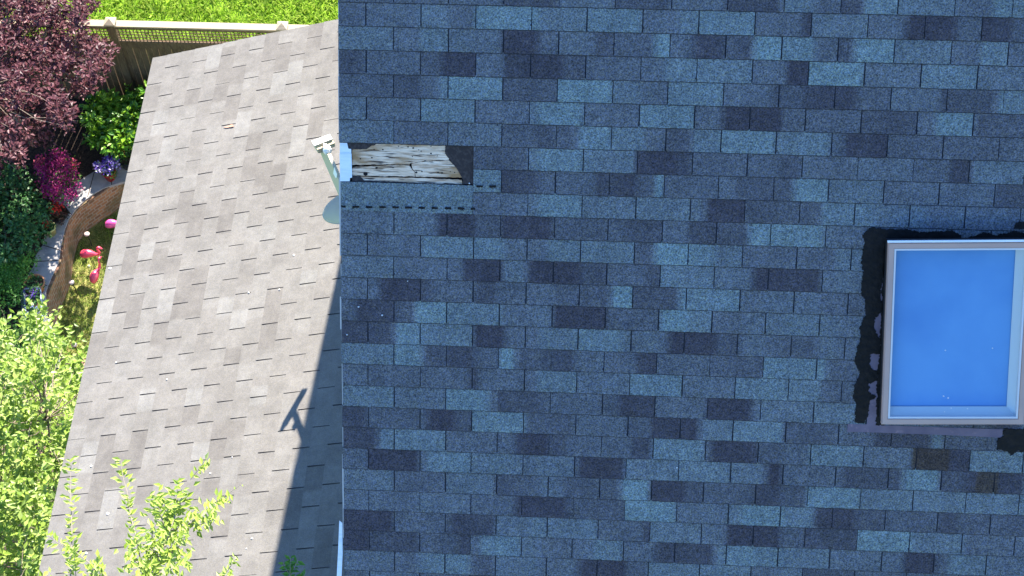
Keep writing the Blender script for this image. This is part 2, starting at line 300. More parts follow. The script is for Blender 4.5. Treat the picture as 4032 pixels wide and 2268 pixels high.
tp(3076, {0: '0 280 .3 280 450 -.2 455 620 -.7 620 880 .6 885 1320 .3 1325 1600 0 1600 1740 .5', 1: '0 160 -.2 160 220 -.9 228 650 .2 655 940 0 940 1320 -1 1320 1510 -.2 1510 1740 -1 1740 1900 -.4',
 2: '10 250 .7 250 425 -.1 430 545 -.5 545 850 .9 860 1280 .3 1285 1500 -.1 1500 1710 .5 1720 1900 -.1', 3: '0 40 0 40 205 -1 210 620 .9 625 1050 .1 1055 1480 .5 1485 1900 .2',
 4: '0 170 -.5 170 560 -.9 560 820 -.3 830 1200 .1 1200 1620 -.6 1620 1900 .5', 5: '0 600 -.25 610 1020 -.6 1030 1160 -.1 1160 1450 .8 1455 1900 -.4', 6: '0 370 .4 380 480 -.1 480 800 -1 800 1655 -.35 1660 1900 -.2',
 7: '0 150 -.5 155 990 .05 1000 1270 -.2 1270 1425 -.8 1430 1900 .3', 8: '0 90 -.4 90 350 .8 355 770 .3 780 1620 0 1620 1900 -.6', 9: '0 300 -.3 300 700 .5 710 1100 .2 1110 1500 0', 10: '0 300 .8 310 600 .1 600 1000 -.1 1000 1500 .2',
 11: '0 400 -.1 400 700 .3', 12: '0 300 -.9 300 700 .1', 13: '0 300 .1 300 700 -.2', 14: '0 350 .2 350 700 .1', 15: '0 250 -.3 260 640 .1', 16: '0 340 .6 340 640 -.2', 17: '0 300 .4 300 600 -.1',
 18: '0 235 .2 240 560 .3', 19: '0 20 .5 20 420 -.4 425 480 .1 480 690 -.2 690 1130 -.8 1130 1225 .4 1235 1630 -.3', 20: '0 210 -.1 215 610 .5 615 990 .1 990 1420 -1 1425 1815 .5',
 21: '10 450 -.1 450 910 -.6 910 1195 .8 1200 1390 -.6 1390 1700 -.9', 22: '0 190 -.5 195 585 .7 590 1790 .33', 23: '0 255 .4 255 560 -.9 560 775 -.5 780 1180 -.3 1185 1310 -.7 1310 1900 -.35',
 24: '0 170 -.2 175 570 -.7 575 970 .8 975 1365 .3 1370 1765 -.1', 25: '0 360 .3 365 930 .1 930 1165 -1 1165 1255 -.2 1255 1555 .4 1560 1900 .1', 26: '0 155 .2 160 560 -.6 565 1900 -.2'})
for r in TONES: TONES[r].sort()
BROWN = [(20, 10.9, 11.6), (21, 12.15, 12.6)]
rt = random.Random(5)
def randtones(u0, u1):
    out = []; u = u0
    while u < u1:
        w = rt.choice([.3, .5, .5, .8, 1, 1, 1.4]); out.append((u, u + w, rt.choice([-1, -.7, -.4, -.2, -.1, 0, 0, .1, .2, .4, .6, .8]))); u += w
    return out
def tone1(r, u):
    L = TONES.get(r)
    if L is None: L = TONES[r] = randtones(-1, 34)
    best = None
    for a, b, t in L:
        if a <= u < b: return t
        d = min(abs(u - a), abs(u - b))
        if best is None or d < best[0]: best = (d, t)
    if best[0] > .35:
        k = int(u * 2.1 + r * 7); return (-.9, -.5, -.2, 0, .1, .3, .6, .8, 0, -.1)[(k * 7919 + r * 104729) % 10]
    return best[1]

house = empty('house', (4, 0, -15.2), 'house with a steep shaded blue grey roof, a skylight and a sunlit lower wing', 'house')
hh = .115
tl = X1(3497, 955, hh); bl = X1(3470, 1671, hh); br_ = X1(4030, 1689, hh)
dn = (bl - tl).normalized(); rt_ = D1.cross(N1); rt_ = dn.cross(N1).normalized()
if rt_.x < 0: rt_ = -rt_
hgt = (bl - tl).length; wid = (br_ - bl).dot(rt_)
def SK(a, b, h): return tl + rt_ * a + dn * b + N1 * (h - hh)
SKU = []
for a_, b_ in ((.034, .034), (wid - .034, .034), (.034, hgt - .034), (wid - .034, hgt - .034)):
    q = SK(a_, b_, 0); SKU.append((q.x / T, q.dot(D1) / E1))
KU0, KU1 = (SKU[0][0] + SKU[2][0]) / 2, (SKU[1][0] + SKU[3][0]) / 2; KV0, KV1 = (SKU[0][1] + SKU[1][1]) / 2, (SKU[2][1] + SKU[3][1]) / 2
# ---- main front slope, shingle by shingle
mb = MB(); mb.t = []
rj = random.Random(3)
H = (2.48, 6.0, 8.72)   # the stripped patch: right end, top row, where the lower shingle's head begins (in rows)
UMAX = 29
for r in range(-11, 60):
    v0, v1 = r - 1.0, float(r); odd = r % 2 != 0
    seen = -1 <= r <= 29
    ustart = 0.0 + rj.uniform(-.014, .012)
    if r in (7, 8): ustart = H[0]
    if r == 9: ustart = H[0]
    notch = [k + (.5 if odd else 0.0) for k in range(0, 15) if rj.random() < .16 and k + (.5 if odd else 0) > ustart + .1] if seen else []
    for x in notch:
        if KU0 < x < KU1 and KV0 < v1 < KV1: continue
        c_ = P1(x + rj.uniform(-.01, .01), v1 - rj.uniform(.1, .22), .0072); ra = rj.uniform(.0035, .0055)
        mb.face([c_ + U1 * ra * math.cos(a * .785) + D1 * ra * 1.4 * math.sin(a * .785) for a in range(8)], 0, [(.5, 1, 0)] * 8)
    edges = [ustart] + [k + (.5 if odd else 0.0) for k in range(0, UMAX + 1) if k + (.5 if odd else 0) > ustart + .06]
    jb = rj.uniform(-.012, .012)
    for i in range(len(edges) - 1):
        a, b = edges[i], edges[i + 1]
        ja = rj.uniform(-.008, .008)
        sw = rj.choice([.026, .026, .024, .020, .014, .008, .022])
        aa = a + (0 if i == 0 else sw / 2) ; bb = b - sw / 2
        vis = seen and a < 14.5
        us = [aa]
        if vis:
            k = 22
            us = [aa + (bb - aa) * j / k for j in range(k + 1)]
            us = [us[0]] + [x + rj.uniform(-.006, .006) for x in us[1:-1]] + [us[-1]]
        else: us = [aa + (bb - aa) * j / 4 for j in range(5)]
        dv = [rj.uniform(-.010, .010) + jb for _ in us]; lift = rj.uniform(.0, .0015)
        tt = [sum(tone1(r, max(a + .01, min(b - .01, x + q))) for q in (-.06, 0, .06)) / 3 + .16 * noise.noise(Vector((x * 2.5, r * 3.1, 1))) for x in us]
        bn = [1.0 if any(r == q[0] and q[1] < x < q[2] for q in BROWN) else 0.0 for x in us]
        for j in range(len(us) - 1):
            x0, x1 = us[j], us[j + 1]; c0 = (.5 + .5 * tt[j], 0, bn[j]); c1 = (.5 + .5 * tt[j + 1], 0, bn[j + 1])
            hb = .0048 + lift
            xm = (x0 + x1) / 2; spans = [(v0 - .03, None)]
            if KU0 < xm < KU1 and v1 > KV0 and v0 < KV1:
                spans = []
                if v0 - .03 < KV0: spans.append((v0 - .03, KV0))
                if v1 > KV1: spans.append((max(v0 - .03, KV1), None))
            A = P1(x0, v0 - .03, .0004); B = P1(x1, v0 - .03, .0004); Cc = P1(x1, v1 + dv[j + 1], hb); Dd = P1(x0, v1 + dv[j], hb)
            for va, vb in spans:
                ha = .0004 + (hb - .0004) * (va - v0 + .03) / 1.03
                if vb is None: mb.face([P1(x0, va, ha), Dd, Cc, P1(x1, va, ha)], 0, [c0, c0, c1, c1])
                else: h2 = .0004 + (hb - .0004) * (vb - v0 + .03) / 1.03; mb.face([P1(x0, va, ha), P1(x0, vb, h2), P1(x1, vb, h2), P1(x1, va, ha)], 0, [c0, c0, c1, c1])
            if KU0 < xm < KU1 and KV0 < v1 < KV1: continue
            k0 = (c0[0], .92, 0); k1 = (c1[0], .92, 0); e_ = .042 + .012 * noise.noise(Vector((x0 * 3, v1, 0)))  # cut butt edge, widened and darkened as a painted shade line
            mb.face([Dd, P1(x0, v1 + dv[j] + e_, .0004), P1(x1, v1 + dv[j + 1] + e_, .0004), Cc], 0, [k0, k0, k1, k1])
        c = (c0[0], .9, 0)
        for x, s_ in ((aa, 1), (bb, -1)):
            if KU0 < x < KU1 and v1 > KV0 and v0 < KV1: continue
            mb.face([P1(x, v0, .0005), P1(x, v0, -.001), P1(x, v1, -.001), P1(x, v1, hb)][::s_], 0, [c] * 4)
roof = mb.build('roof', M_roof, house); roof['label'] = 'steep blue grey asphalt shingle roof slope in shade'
# asphalt showing in the slots, with the stripped patch left open
mb = MB()
def sheet(u0, u1, v0, v1, h, d=.012): mb.box(P1(u0, v0, h - d), U1 * (u1 - u0) * T, D1 * (v1 - v0) * E1, N1 * d)
sheet(0.003, UMAX, -12.05, 6.02, -.0008); sheet(H[0] + .003, UMAX, 6.02, 8.7, -.0008); sheet(.003, UMAX, 8.7, KV0, -.0008); sheet(.003, KU0, KV0, KV1, -.0008); sheet(KU1, UMAX, KV0, KV1, -.0008); sheet(.003, UMAX, KV1, 59, -.0008)
mb.build('shingle_backing', M_asph, house)
# lower shingle head laid bare under the patch, with its sealant dashes
mb = MB(); mb.t = []
k = 44; vt = 7.74
tops = [vt + .03 * noise.noise(Vector((i * .9, 3, 0))) for i in range(k + 1)]
for i in range(k):
    x0 = .004 + (H[0] - .01) * i / k; x1 = .004 + (H[0] - .01) * (i + 1) / k
    cc = (.79, 0, 0)
    mb.face([P1(x0, tops[i], .0), P1(x0, 9.0 + .008 * (i % 2), .0030), P1(x1, 9.0 + .008 * ((i + 1) % 2), .0030), P1(x1, tops[i + 1], .0)], 0, [cc] * 4)
    mb.face([P1(x0, 9.0 + .008 * (i % 2), .0030), P1(x0, 9.0, -.001), P1(x1, 9.0, -.001), P1(x1, 9.0 + .008 * ((i + 1) % 2), .0030)], 0, [(.5, .85, 0)] * 4)
    mb.face([P1(x0, tops[i], .0), P1(x1, tops[i + 1], .0), P1(x1, tops[i + 1], -.012), P1(x0, tops[i], -.012)], 0, [(.5, .9, 0)] * 4)
o = mb.build('bared_shingle_head', M_roof, house); o['label'] = 'pale strip of uncovered shingle below the torn patch'
def z5(x, y, h=0.0): return X1(1200 + x / 3.22, 480 + y / 3.22, h)
for a, b in [(462, 520), (605, 690), (770, 860), (945, 1030), (1110, 1195), (1270, 1360), (1440, 1525), (1610, 1690), (1775, 1855), (1940, 2025), (2105, 2160)]:
    y = 1073 + (a - 470) * .016; mb = MB()
    mb.poly(jag([z5(a, y - 13, .0036), z5(b, y - 10, .0036), z5(b, y + 14, .0036), z5(a, y + 13, .0036)], .004, .006, a, (U1, D1)), N1 * .0022); mb.build('sealant_dash', M_tar_and_shade, house)
for a, b, y in [(2175, 2258, 815), (2342, 2425, 819)]:
    mb = MB(); mb.poly(jag([z5(a, y - 13, .0055), z5(b, y - 10, .0055), z5(b, y + 14, .0055), z5(a, y + 13, .0055)], .004, .006, a, (U1, D1)), N1 * .0022); mb.build('sealant_dash', M_tar_and_shade, house)
# patch: deck planks, torn felt, flashing
mb = MB(); mb.box(P1(.02, 5.9, -.075), U1 * (H[0] * T), D1 * 3.0 * E1, N1 * .015); mb.build('patch_cavity', M_void, house)
PL = [[(600, 350), (790, 340), (792, 275), (1300, 262), (1780, 285), (1778, 400), (1835, 430), (1830, 480), (1560, 492), (1350, 520), (1330, 538), (1050, 538), (600, 548)],
      [(600, 578), (1040, 552), (1325, 550), (1355, 600), (1395, 640), (1400, 692), (790, 684), (600, 676)],
      [(1352, 524), (1560, 500), (1830, 488), (1900, 552), (1960, 640), (1992, 706), (1405, 694), (1400, 636), (1362, 594)],
      [(600, 692), (1400, 712), (1990, 737), (1998, 790), (600, 780)]]
for i, pl in enumerate(PL):
    mb = MB(); mb.poly(jag([z5(x, y, -.010) for x, y in pl], .0035, .012, i * 5.1, (U1, D1)), -N1 * .014)
    o = mb.build('deck_board', M_wood, house)
mb = MB()
rn = random.Random(8)
for x, y, rr in [(1310, 318, 9), (1375, 332, 11), (1190, 308, 7), (990, 352, 9), (880, 352, 8), (1600, 400, 10), (1600, 310, 6), (1475, 370, 8), (1445, 355, 6), (705, 468, 8), (1365, 436, 6), (1680, 432, 6), (910, 585, 13), (1120, 580, 8), (1415, 640, 12), (1485, 628, 9), (1690, 640, 9), (1740, 648, 12), (1845, 632, 6), (1900, 640, 7), (770, 660, 24), (850, 455, 9), (1525, 495, 9)]:
    mb = MB(); c = z5(x, y, -.0096); q = rr / 3.22 * .00141 * .8
    mb.poly([c + U1 * q * (1 + .3 * rn.random()) * math.cos(a * .785) * 1.3 + D1 * q * (1 + .3 * rn.random()) * math.sin(a * .785) for a in range(8)], N1 * .0008)
    mb.build('nail_hole', M_void, house)
for i, pl in enumerate([[(530, 250), (800, 268), (1780, 280), (1300, 258), (1300, 262), (792, 275), (790, 345), (600, 352), (560, 330)], [(1778, 250), (2165, 250), (2168, 790), (2005, 790), (1992, 706), (1960, 636), (1900, 548), (1838, 478), (1782, 400)], [(600, 684), (700, 690), (760, 745), (1010, 752), (1450, 775), (1990, 790), (600, 800)]]):
    if i == 0: pl = [(500, 240), (1000, 240), (1000, 285), (930, 275), (850, 300), (790, 340), (600, 352), (560, 330)]
    mb = MB(); mb.poly(jag([z5(x, y, -.007) for x, y in pl], .006, .012, i * 3.7 + 2, (U1, D1)), -N1 * .002); mb.build('underlayment_felt', M_felt, house)
for pl in ([(445, 240), (532, 245), (552, 338), (588, 345), (590, 400), (445, 404)], [(441, 398), (540, 395), (592, 402), (600, 705), (572, 712), (570, 752), (448, 752)]):
    mb = MB(); mb.poly([z5(x, y, -.003 + .002 * (pl[0][0] == 441)) for x, y in pl], -N1 * .0015); o = mb.build('rake_flashing', M_flash, house)
# drip edge pieces that peep out along the rake, the last one bent outwards
for y0, y1, w in [(0, 190, .003), (190, 300, .006), (300, 555, .008), (700, 1010, .009), (1040, 1170, .004), (1170, 1300, .011), (1300, 1790, .004), (1790, 2120, .008)]:
    va = uv1(1340, y0)[1]; vb = uv1(1343, y1)[1] - .02; mb = MB()
    mb.box(P1(0, va, -.010) - U1 * w, U1 * (w + .01), D1 * (vb - va) * E1, N1 * .004); mb.build('drip_edge', M_drip, house)
mb = MB(); a = [X1(1336, 2050, -.006), X1(1348, 2060, -.006), X1(1349, 2180, -.006), X1(1345, 2268, -.006), X1(1340, 2420, -.006), X1(1316, 2420, -.006), X1(1326, 2268, -.006), X1(1331, 2170, -.006)]
mb.poly(a, -N1 * .003); o = mb.build('drip_edge', M_flash, house); o['label'] = 'loose bent strip of pale edge metal at the bottom of the rake'
# slab, fascia, back slope, walls
AP = (1.051, 1.174)
mb = MB()
for ua, ub, va, vb in ((.12, UMAX, -12, KV0), (.12, KU0, KV0, KV1), (KU1, UMAX, KV0, KV1), (.12, UMAX, KV1, 59)): mb.box(P1(ua, va, -.21), U1 * (ub - ua) * T, D1 * (vb - va) * E1, N1 * .13)
mb.build('roof_deck', M_wall, house)
mb = MB(); mb.box(P1(.03, -12.0, -.20), U1 * .028, D1 * 71 * E1, N1 * .185); mb.build('fascia', M_drip, house)
mb = MB(); bd = Vector((0, .7485, -.6631)); bn_ = Vector((0, .6631, .7485)); ap = Vector((0.0, AP[0], AP[1]))
mb.box(ap - bn_ * .16, U1 * UMAX * T, bd * 5.6, bn_ * .16); mb.build('back_roof', M_low, house)
mb = MB()
prof = [(-4.95, -5.98), (AP[0], AP[1] - .45), (5.0, -2.75), (5.0, -15.2), (-4.95, -15.2)]
mb.poly([Vector((.36, y, z)) for y, z in prof], Vector((UMAX * T - .7, 0, 0))); mb.build('wall', M_wall, house)
# ---- skylight
sky_o = empty('skylight', (0, 0, 0)); sky_o.parent = house; sky_o.matrix_parent_inverse = Matrix.Translation(-Vector(house.location))
def skb(b, n, mt, **k):
    o = b.build(n, mt); o.parent = sky_o; return o
fw = .048
zf = lambda x, y, h=.0: X1(3300 + x / 1.449, 850 + y / 1.449, h)
def ring(b, x0, y0, x1, y1, w, h0, h1):
    for o, a_, c_ in ((SK(x0, y0, h0), rt_ * (x1 - x0), dn * w), (SK(x0, y1 - w, h0), rt_ * (x1 - x0), dn * w), (SK(x0, y0 + w, h0), rt_ * w, dn * (y1 - y0 - 2 * w)), (SK(x1 - w, y0 + w, h0), rt_ * w, dn * (y1 - y0 - 2 * w))):
        b.box(o, a_, c_, N1 * (h1 - h0))
b = MB(); ring(b, 0, 0, wid, hgt, fw - .012, .085, hh); ring(b, .006, .006, wid - .006, hgt - .006, .026, hh - .001, hh + .005); skb(b, 'frame', M_frame)
b = MB(); ring(b, fw - .012, fw - .012, wid - fw + .012, hgt - fw + .012, .010, .095, hh + .002); skb(b, 'pane_seal', M_seal)
b = MB(); ring(b, .003, .003, wid - .003, hgt - .003, .047, .0, .084); skb(b, 'curb', M_dark)
g0 = fw - .004
b = MB(); b.face([SK(g0, g0, .104), SK(g0, hgt - g0, .104), SK(wid - g0, hgt - g0, .104), SK(wid - g0, g0, .104)]); skb(b, 'pane', M_glass)
b = MB(); xa, ya, xb, yb = g0 - .004, g0 - .004, wid - g0 + .004, hgt - g0 + .004; zb = .062; fl = .05
for q in ([(xa, ya, .094), (xa, yb, .094), (xa, yb - fl, zb), (xa, ya, zb)], [(xa, ya, .094), (xa, ya, zb), (xb - fl, ya, zb), (xb, ya, .094)], [(xb, ya, .094), (xb - fl, ya, zb), (xb - fl, yb - fl, zb), (xb, yb, .094)], [(xa, yb, .094), (xb, yb, .094), (xb - fl, yb - fl, zb), (xa, yb - fl, zb)]):
    b.face([SK(*t) for t in q])
skb(b, 'shaft', M_shaftw)
b = MB(); b.box(SK(g0 - .006, g0 - .006, .036), rt_ * (wid - 2 * g0 + .012), dn * (hgt - 2 * g0 + .012), N1 * .02); skb(b, 'blind', M_blind)
b = MB()
b.box(SK(-.004, -.012, .11), rt_ * (wid + .02), dn * .011, N1 * .012)
skb(b, 'head_flashing', M_flash)
# glass litter: petals and a few wet leaves lying at the foot of the pane
b = MB()
for x, y, s_ in [(612, 767, 4), (881, 755, 4), (602, 1028, 5), (628, 1038, 6), (645, 1097, 5), (738, 1100, 4), (607, 1118, 3)]:
    c = zf(x, y, .1065); b.lathe(c, [(0.0001, .003), (.0035 * s_ / 5, .002), (.005 * s_ / 5, 0)], 7)
PETALS = b
b = MB()
b.poly(jag([zf(55, 1187, .007), zf(160, 1190, .007), zf(215, 1140, .007), zf(250, 1120, .007), zf(250, 1195, .007), zf(940, 1218, .007), zf(935, 1265, .007), zf(600, 1250, .007), zf(180, 1235, .007), zf(52, 1232, .007)], .0015, .03, 1, (U1, D1)), -N1 * .002)
b.poly(jag([zf(165, 1190, .0068), zf(165, 960, .0068), zf(180, 790, .0068), zf(200, 590, .0068), zf(240, 400, .0068), zf(250, 200, .0068), zf(262, 200, .0068), zf(225, 1190, .0068)], .002, .03, 2, (U1, D1)), -N1 * .002)
skb(b, 'apron_flashing', M_lead)
for k, pl in enumerate([
 [(190, 65), (250, 75), (420, 80), (470, 95), (650, 85), (700, 110), (705, 140), (760, 118), (840, 95), (900, 112), (1000, 92), (1110, 98), (1110, 175), (290, 160), (285, 250), (268, 330), (262, 350), (245, 400), (242, 470), (262, 520), (250, 550), (212, 580), (205, 625), (225, 690), (246, 700), (240, 790), (190, 790), (180, 850), (200, 880), (232, 890), (226, 940), (176, 960), (178, 1010), (220, 1030), (180, 1060), (175, 1130), (150, 1185), (95, 1175), (105, 1080), (85, 1030), (100, 960), (120, 900), (98, 830), (105, 770), (130, 700), (125, 640), (160, 560), (150, 480), (128, 440), (145, 330), (133, 260), (150, 150), (140, 110)],
 [(262, 150), (296, 150), (266, 1195), (216, 1195), (222, 900), (238, 790), (240, 700), (252, 400)], [(945, 1215), (1110, 1220), (1110, 1350), (1020, 1345), (985, 1370), (965, 1345), (905, 1330), (915, 1270), (945, 1262)],  # first outline: the curb's shaded side, painted as a dark strip
 [(1010, 40), (1110, 30), (1110, 80), (1005, 75)]]):
    b = MB(); b.poly(jag(jag([zf(x, y, .0095) for x, y in pl], .007, .009, k * 9.3 + 1, (U1, D1)), .008, .0045, k + .5, (U1, D1)), -N1 * .006); skb(b, 'cement_and_curb_shade', M_tar_and_shade)

# ---- lower wing roof
LT = {}
def lt(o, sc, segs, t):
    for x0, y0, x1, y1 in segs:
        c0, s0 = cs2(o[0] + x0 * sc, o[1] + y0 * sc); c1, s1 = cs2(o[0] + x1 * sc, o[1] + y1 * sc)
        c = int(math.floor((c0 + c1) / 2)); LT.setdefault(c, []).append((min(s0, s1), max(s0, s1), t))
A_ = ((500, 60), 900 / 1863); B_ = ((350, 760), 1050 / 2023); C_ = ((150, 1512), 1250 / 2396)
lt(*A_, [(1600, 60, 1570, 250), (1270, 240, 1215, 440), (900, 250, 860, 400), (1150, 160, 1110, 350), (740, 590, 690, 700), (840, 670, 810, 860), (520, 620, 470, 740), (215, 580, 170, 760), (1030, 970, 1000, 1090), (1540, 800, 1500, 980), (1090, 1220, 1060, 1400), (960, 1170, 930, 1340), (1220, 1220, 1160, 1440), (910, 420, 850, 560), (790, 360, 750, 540), (1690, 290, 1690, 370)], -.9)
lt(*A_, [(700, 260, 680, 430), (940, 800, 900, 960), (1380, 920, 1350, 1140), (330, 790, 300, 960), (1220, 480, 1180, 640), (1330, 400, 1300, 520), (300, 1040, 280, 1200)], .7)
lt(*B_, [(730, 0, 680, 220), (850, 90, 800, 320), (1070, 60, 1010, 290), (350, 200, 320, 400), (340, 430, 300, 620), (540, 430, 490, 600), (640, 500, 610, 600), (860, 560, 830, 680), (830, 690, 790, 920), (700, 620, 650, 830), (290, 670, 220, 900), (350, 800, 300, 1010), (690, 840, 630, 960), (540, 990, 500, 1150), (1400, 760, 1340, 980), (1350, 1000, 1320, 1180), (90, 1080, 40, 1300), (1090, 1200, 1070, 1290)], -.9)
lt(*B_, [(580, 730, 540, 900), (1050, 800, 1010, 910), (1150, 900, 1110, 1020), (1680, 600, 1640, 690), (1360, 260, 1330, 350), (170, 820, 120, 1040), (420, 400, 390, 500)], .8)
lt(*C_, [(520, 400, 450, 650), (760, 370, 700, 640), (1340, 310, 1310, 420), (1450, 300, 1430, 400), (1330, 430, 1290, 560), (600, 530, 570, 780), (1160, 180, 1130, 300), (1480, 850, 1460, 960), (800, 780, 760, 900), (430, 690, 380, 960), (1950, 820, 1900, 1080), (2150, 1100, 2100, 1380), (1370, 1020, 1330, 1150), (2080, 640, 2030, 800), (1290, 740, 1260, 850)], -.9)
lt(*C_, [(400, 450, 370, 650), (870, 50, 830, 190), (1700, 20, 1640, 140), (520, 800, 480, 1100), (1230, 450, 1210, 570), (1220, 40, 1190, 150), (2050, 700, 2010, 780)], .8)
rl = random.Random(9)
def tone2(c, s):
    for a, b_, t in LT.get(c, []):
        if a - .05 <= s <= b_ + .05: return t
    return BASE2.get((c, int(math.floor(s * 1.6 + c * .37))), 0)
BASE2 = {(c, k): rl.choice([-.35, -.2, -.1, 0, 0, .1, .2, .3]) for c in range(-1, 24) for k in range(-6, 60)}
mb = MB(); mb.t = []
CMAX = 20; SA, SB = -.98, 26.0
for c in range(0, CMAX):
    odd = c % 2; cs0 = c - (.09 if c == 0 else 0) + rl.uniform(-.012, .012)
    ed = [SA + rl.uniform(-.006, .006)] + [k + (.5 if odd else 0) for k in range(-2, 27) if SA + .1 < k + (.5 if odd else 0) < SB] + [SB]
    for i in range(len(ed) - 1):
        a, b_ = ed[i], ed[i + 1]; sw = rl.choice([.032, .030, .027, .018, .030, .010, .034]); aa = a + (0 if i == 0 else sw / 2); bb = b_ - sw / 2
        k = 12 if a < 17 else 2; ss = [aa + (bb - aa) * j / k for j in range(k + 1)]; hb = .0052
        tt = [tone2(c, x) for x in ss]
        for j in range(k):
            c0 = (.5 + .5 * tt[j], 0, 0); c1 = (.5 + .5 * tt[j + 1], 0, 0)
            A = P2(cs0, ss[j], hb); B = P2(cs0, ss[j + 1], hb); Cc = P2(c + 1.03, ss[j + 1], .0004); Dd = P2(c + 1.03, ss[j], .0004)
            mb.face([A, B, Cc, Dd], 0, [c0, c1, c1, c0])
            mb.face([A, P2(cs0, ss[j], -.001), P2(cs0, ss[j + 1], -.001), B][::-1], 0, [(c0[0], .6, 0)] * 4)
        for x, s_ in ((aa, 1), (bb, -1)):
            mb.face([P2(cs0, x, hb), P2(cs0, x, -.001), P2(c + 1, x, -.001), P2(c + 1, x, .0004)][::s_], 0, [(.5, .9, 0)] * 4)
o = mb.build('lower_roof', M_low, house); o['label'] = 'sunlit pale grey shingle roof of the lower wing'
mb = MB(); mb.box(P2(-.05, SA + .01, -.013), U2 * CMAX * E2, S2 * (SB - SA - .02) * T, N2 * .0122); mb.build('shingle_backing', mat('worn_backing', (.055, .052, .048), .9), house)
mb = MB(); mb.box(P2(.1, SA + .06, -.18), U2 * (CMAX * E2 - .05), S2 * (SB - SA - .1) * T, N2 * .16)
mb.build('roof_deck', M_wall, house)
mb = MB(); mb.box(P2(-.02, SA + .03, -.17), U2 * (CMAX * E2), S2 * .014, N2 * .15); mb.box(P2(.0, SA + .1, -.17), U2 * .02, S2 * (SB - SA - .2) * T, N2 * .15); mb.build('fascia', M_drip, house)
mb = MB(); mb.box((-2.05, -5.1, -15.2), (2.41, 0, 0), (0, 7.8, 0), (0, 0, 11.15)); mb.build('lower_wall', M_wall, house)

# ------------------------------------------------------------------ satellite dish
LN = Vector((-.417, .599, -2.061)); TD = (LN - CP).dot(CF)
def Dp(x, y, t=None): return CP + ray(x, y) * (TD if t is None else t)
dish = empty('satellite_dish', Dp(1400, 800), 'small grey satellite dish and arm peeping out past the steep shaded roof', 'satellite dish')
nD = Vector((-.30, .42, .86)).normalized(); cD = Dp(1418, 797, 11.20)
ax = nD.to_track_quat('Z', 'Y').to_matrix()
b = MB(); pr = [(0.0001, -.035)] + [(.255 * t, -.035 + .035 * t * t) for t in (.2, .4, .6, .8, 1)] + [(.262, .004), (.262, -.004), (.2, -.026), (.1, -.043), (.0001, -.047)]
b.lathe(cD, pr, 40, ax=ax); b.build('reflector', M_dish, dish, smooth=True)
b = MB(); e0 = Dp(1372, 812, 11.16); b_dir = (LN + Vector((0.0, .0, -.05)) - e0)
sd = CR * 1.0; sd = (sd - b_dir.normalized() * sd.dot(b_dir.normalized())).normalized(); up_ = sd.cross(b_dir).normalized()
w = .058
bu_ = b_dir.normalized(); vw = (CP - e0).normalized(); best = None
for k in range(72):                                   # the channel's broad back is turned away from the sun
    n_ = Matrix.Rotation(k * math.pi / 36, 3, bu_) @ up_
    if n_.dot(SUN) < -.04 and (best is None or n_.dot(vw) > best[0]): best = (n_.dot(vw), n_)
up_ = best[1]; sd = bu_.cross(up_).normalized(); w = .044 / max(.5, best[0])
if sd.x < 0: sd = -sd
b.box(e0 - sd * w / 2 - up_ * .014, b_dir * .97, sd * w, up_ * .026)
b.build('arm', M_dish, dish)
b = MB(); q0 = e0.lerp(LN + Vector((0, 0, -.05)), .52) + up_ * .0135 + sd * .012
b.poly([q0, q0 + sd * .028, q0 + sd * .024 - b_dir * .11, q0 + sd * .006 - b_dir * .09], SUN * .022) ; b.build('arm_highlight', M_dishw, dish)  # pale piece turned to the sun, standing in for the arm's highlight
# feed unit: a long housing with a shaded lower body and a ribbed horn
p00 = Dp(1226, 555, 11.44); p10 = Dp(1297, 528, 11.585); p01 = Dp(1237, 573, 11.44)
ex = (p10 - p00); ey = (p01 - p00) * 1.05
ez = -ex.cross(ey).normalized()
if ez.z > 0: ez = -ez
b = MB(); b.box(p00, ex, ey, Vector((0, 0.012, -.020)))
b.build('feed_housing', M_dishw, dish)
b = MB(); c0 = p00 + ex * .5 + ey * .5 + Vector((0, .01, -.02))
b.box(p00 + ex * .02 + ey * .05 + Vector((0, .012, -.021)), ex * .96, ey * 1.7, Vector((0, -.004, -.034))); b.box(p00 + ex * .12 + ey * .2 + Vector((0, .008, -.052)), ex * .72, ey * 1.2, Vector((0, -.004, -.026)))
b.build('feed_body', M_dish, dish)
b = MB(); cc = Dp(1288, 587, TD - .06)
for k, (ang, rr) in enumerate([(a * 40, .013) for a in range(9)]):
    b.lathe(cc + (CR * math.cos(R(ang)) - CD * math.sin(R(ang))) * .017, [(.0001, .012), (.008, .009), (rr, 0), (rr, -.02), (.0001, -.03)], 10)
b.lathe(cc, [(.0001, .018), (.016, .014), (.022, 0), (.022, -.03), (.0001, -.04)], 16); b.build('feed_horn', M_dishw, dish, smooth=True)
b = MB(); b.tube([cD - nD * .04, cD - nD * .12, Vector((.2, cD.y - .05, cD.z - .12)), Vector((.36, cD.y - .05, cD.z - .12))], .02, 10); b.tube([e0 + b_dir * .02, cD - nD * .06], .014, 8); b.build('mast', M_dish, dish)

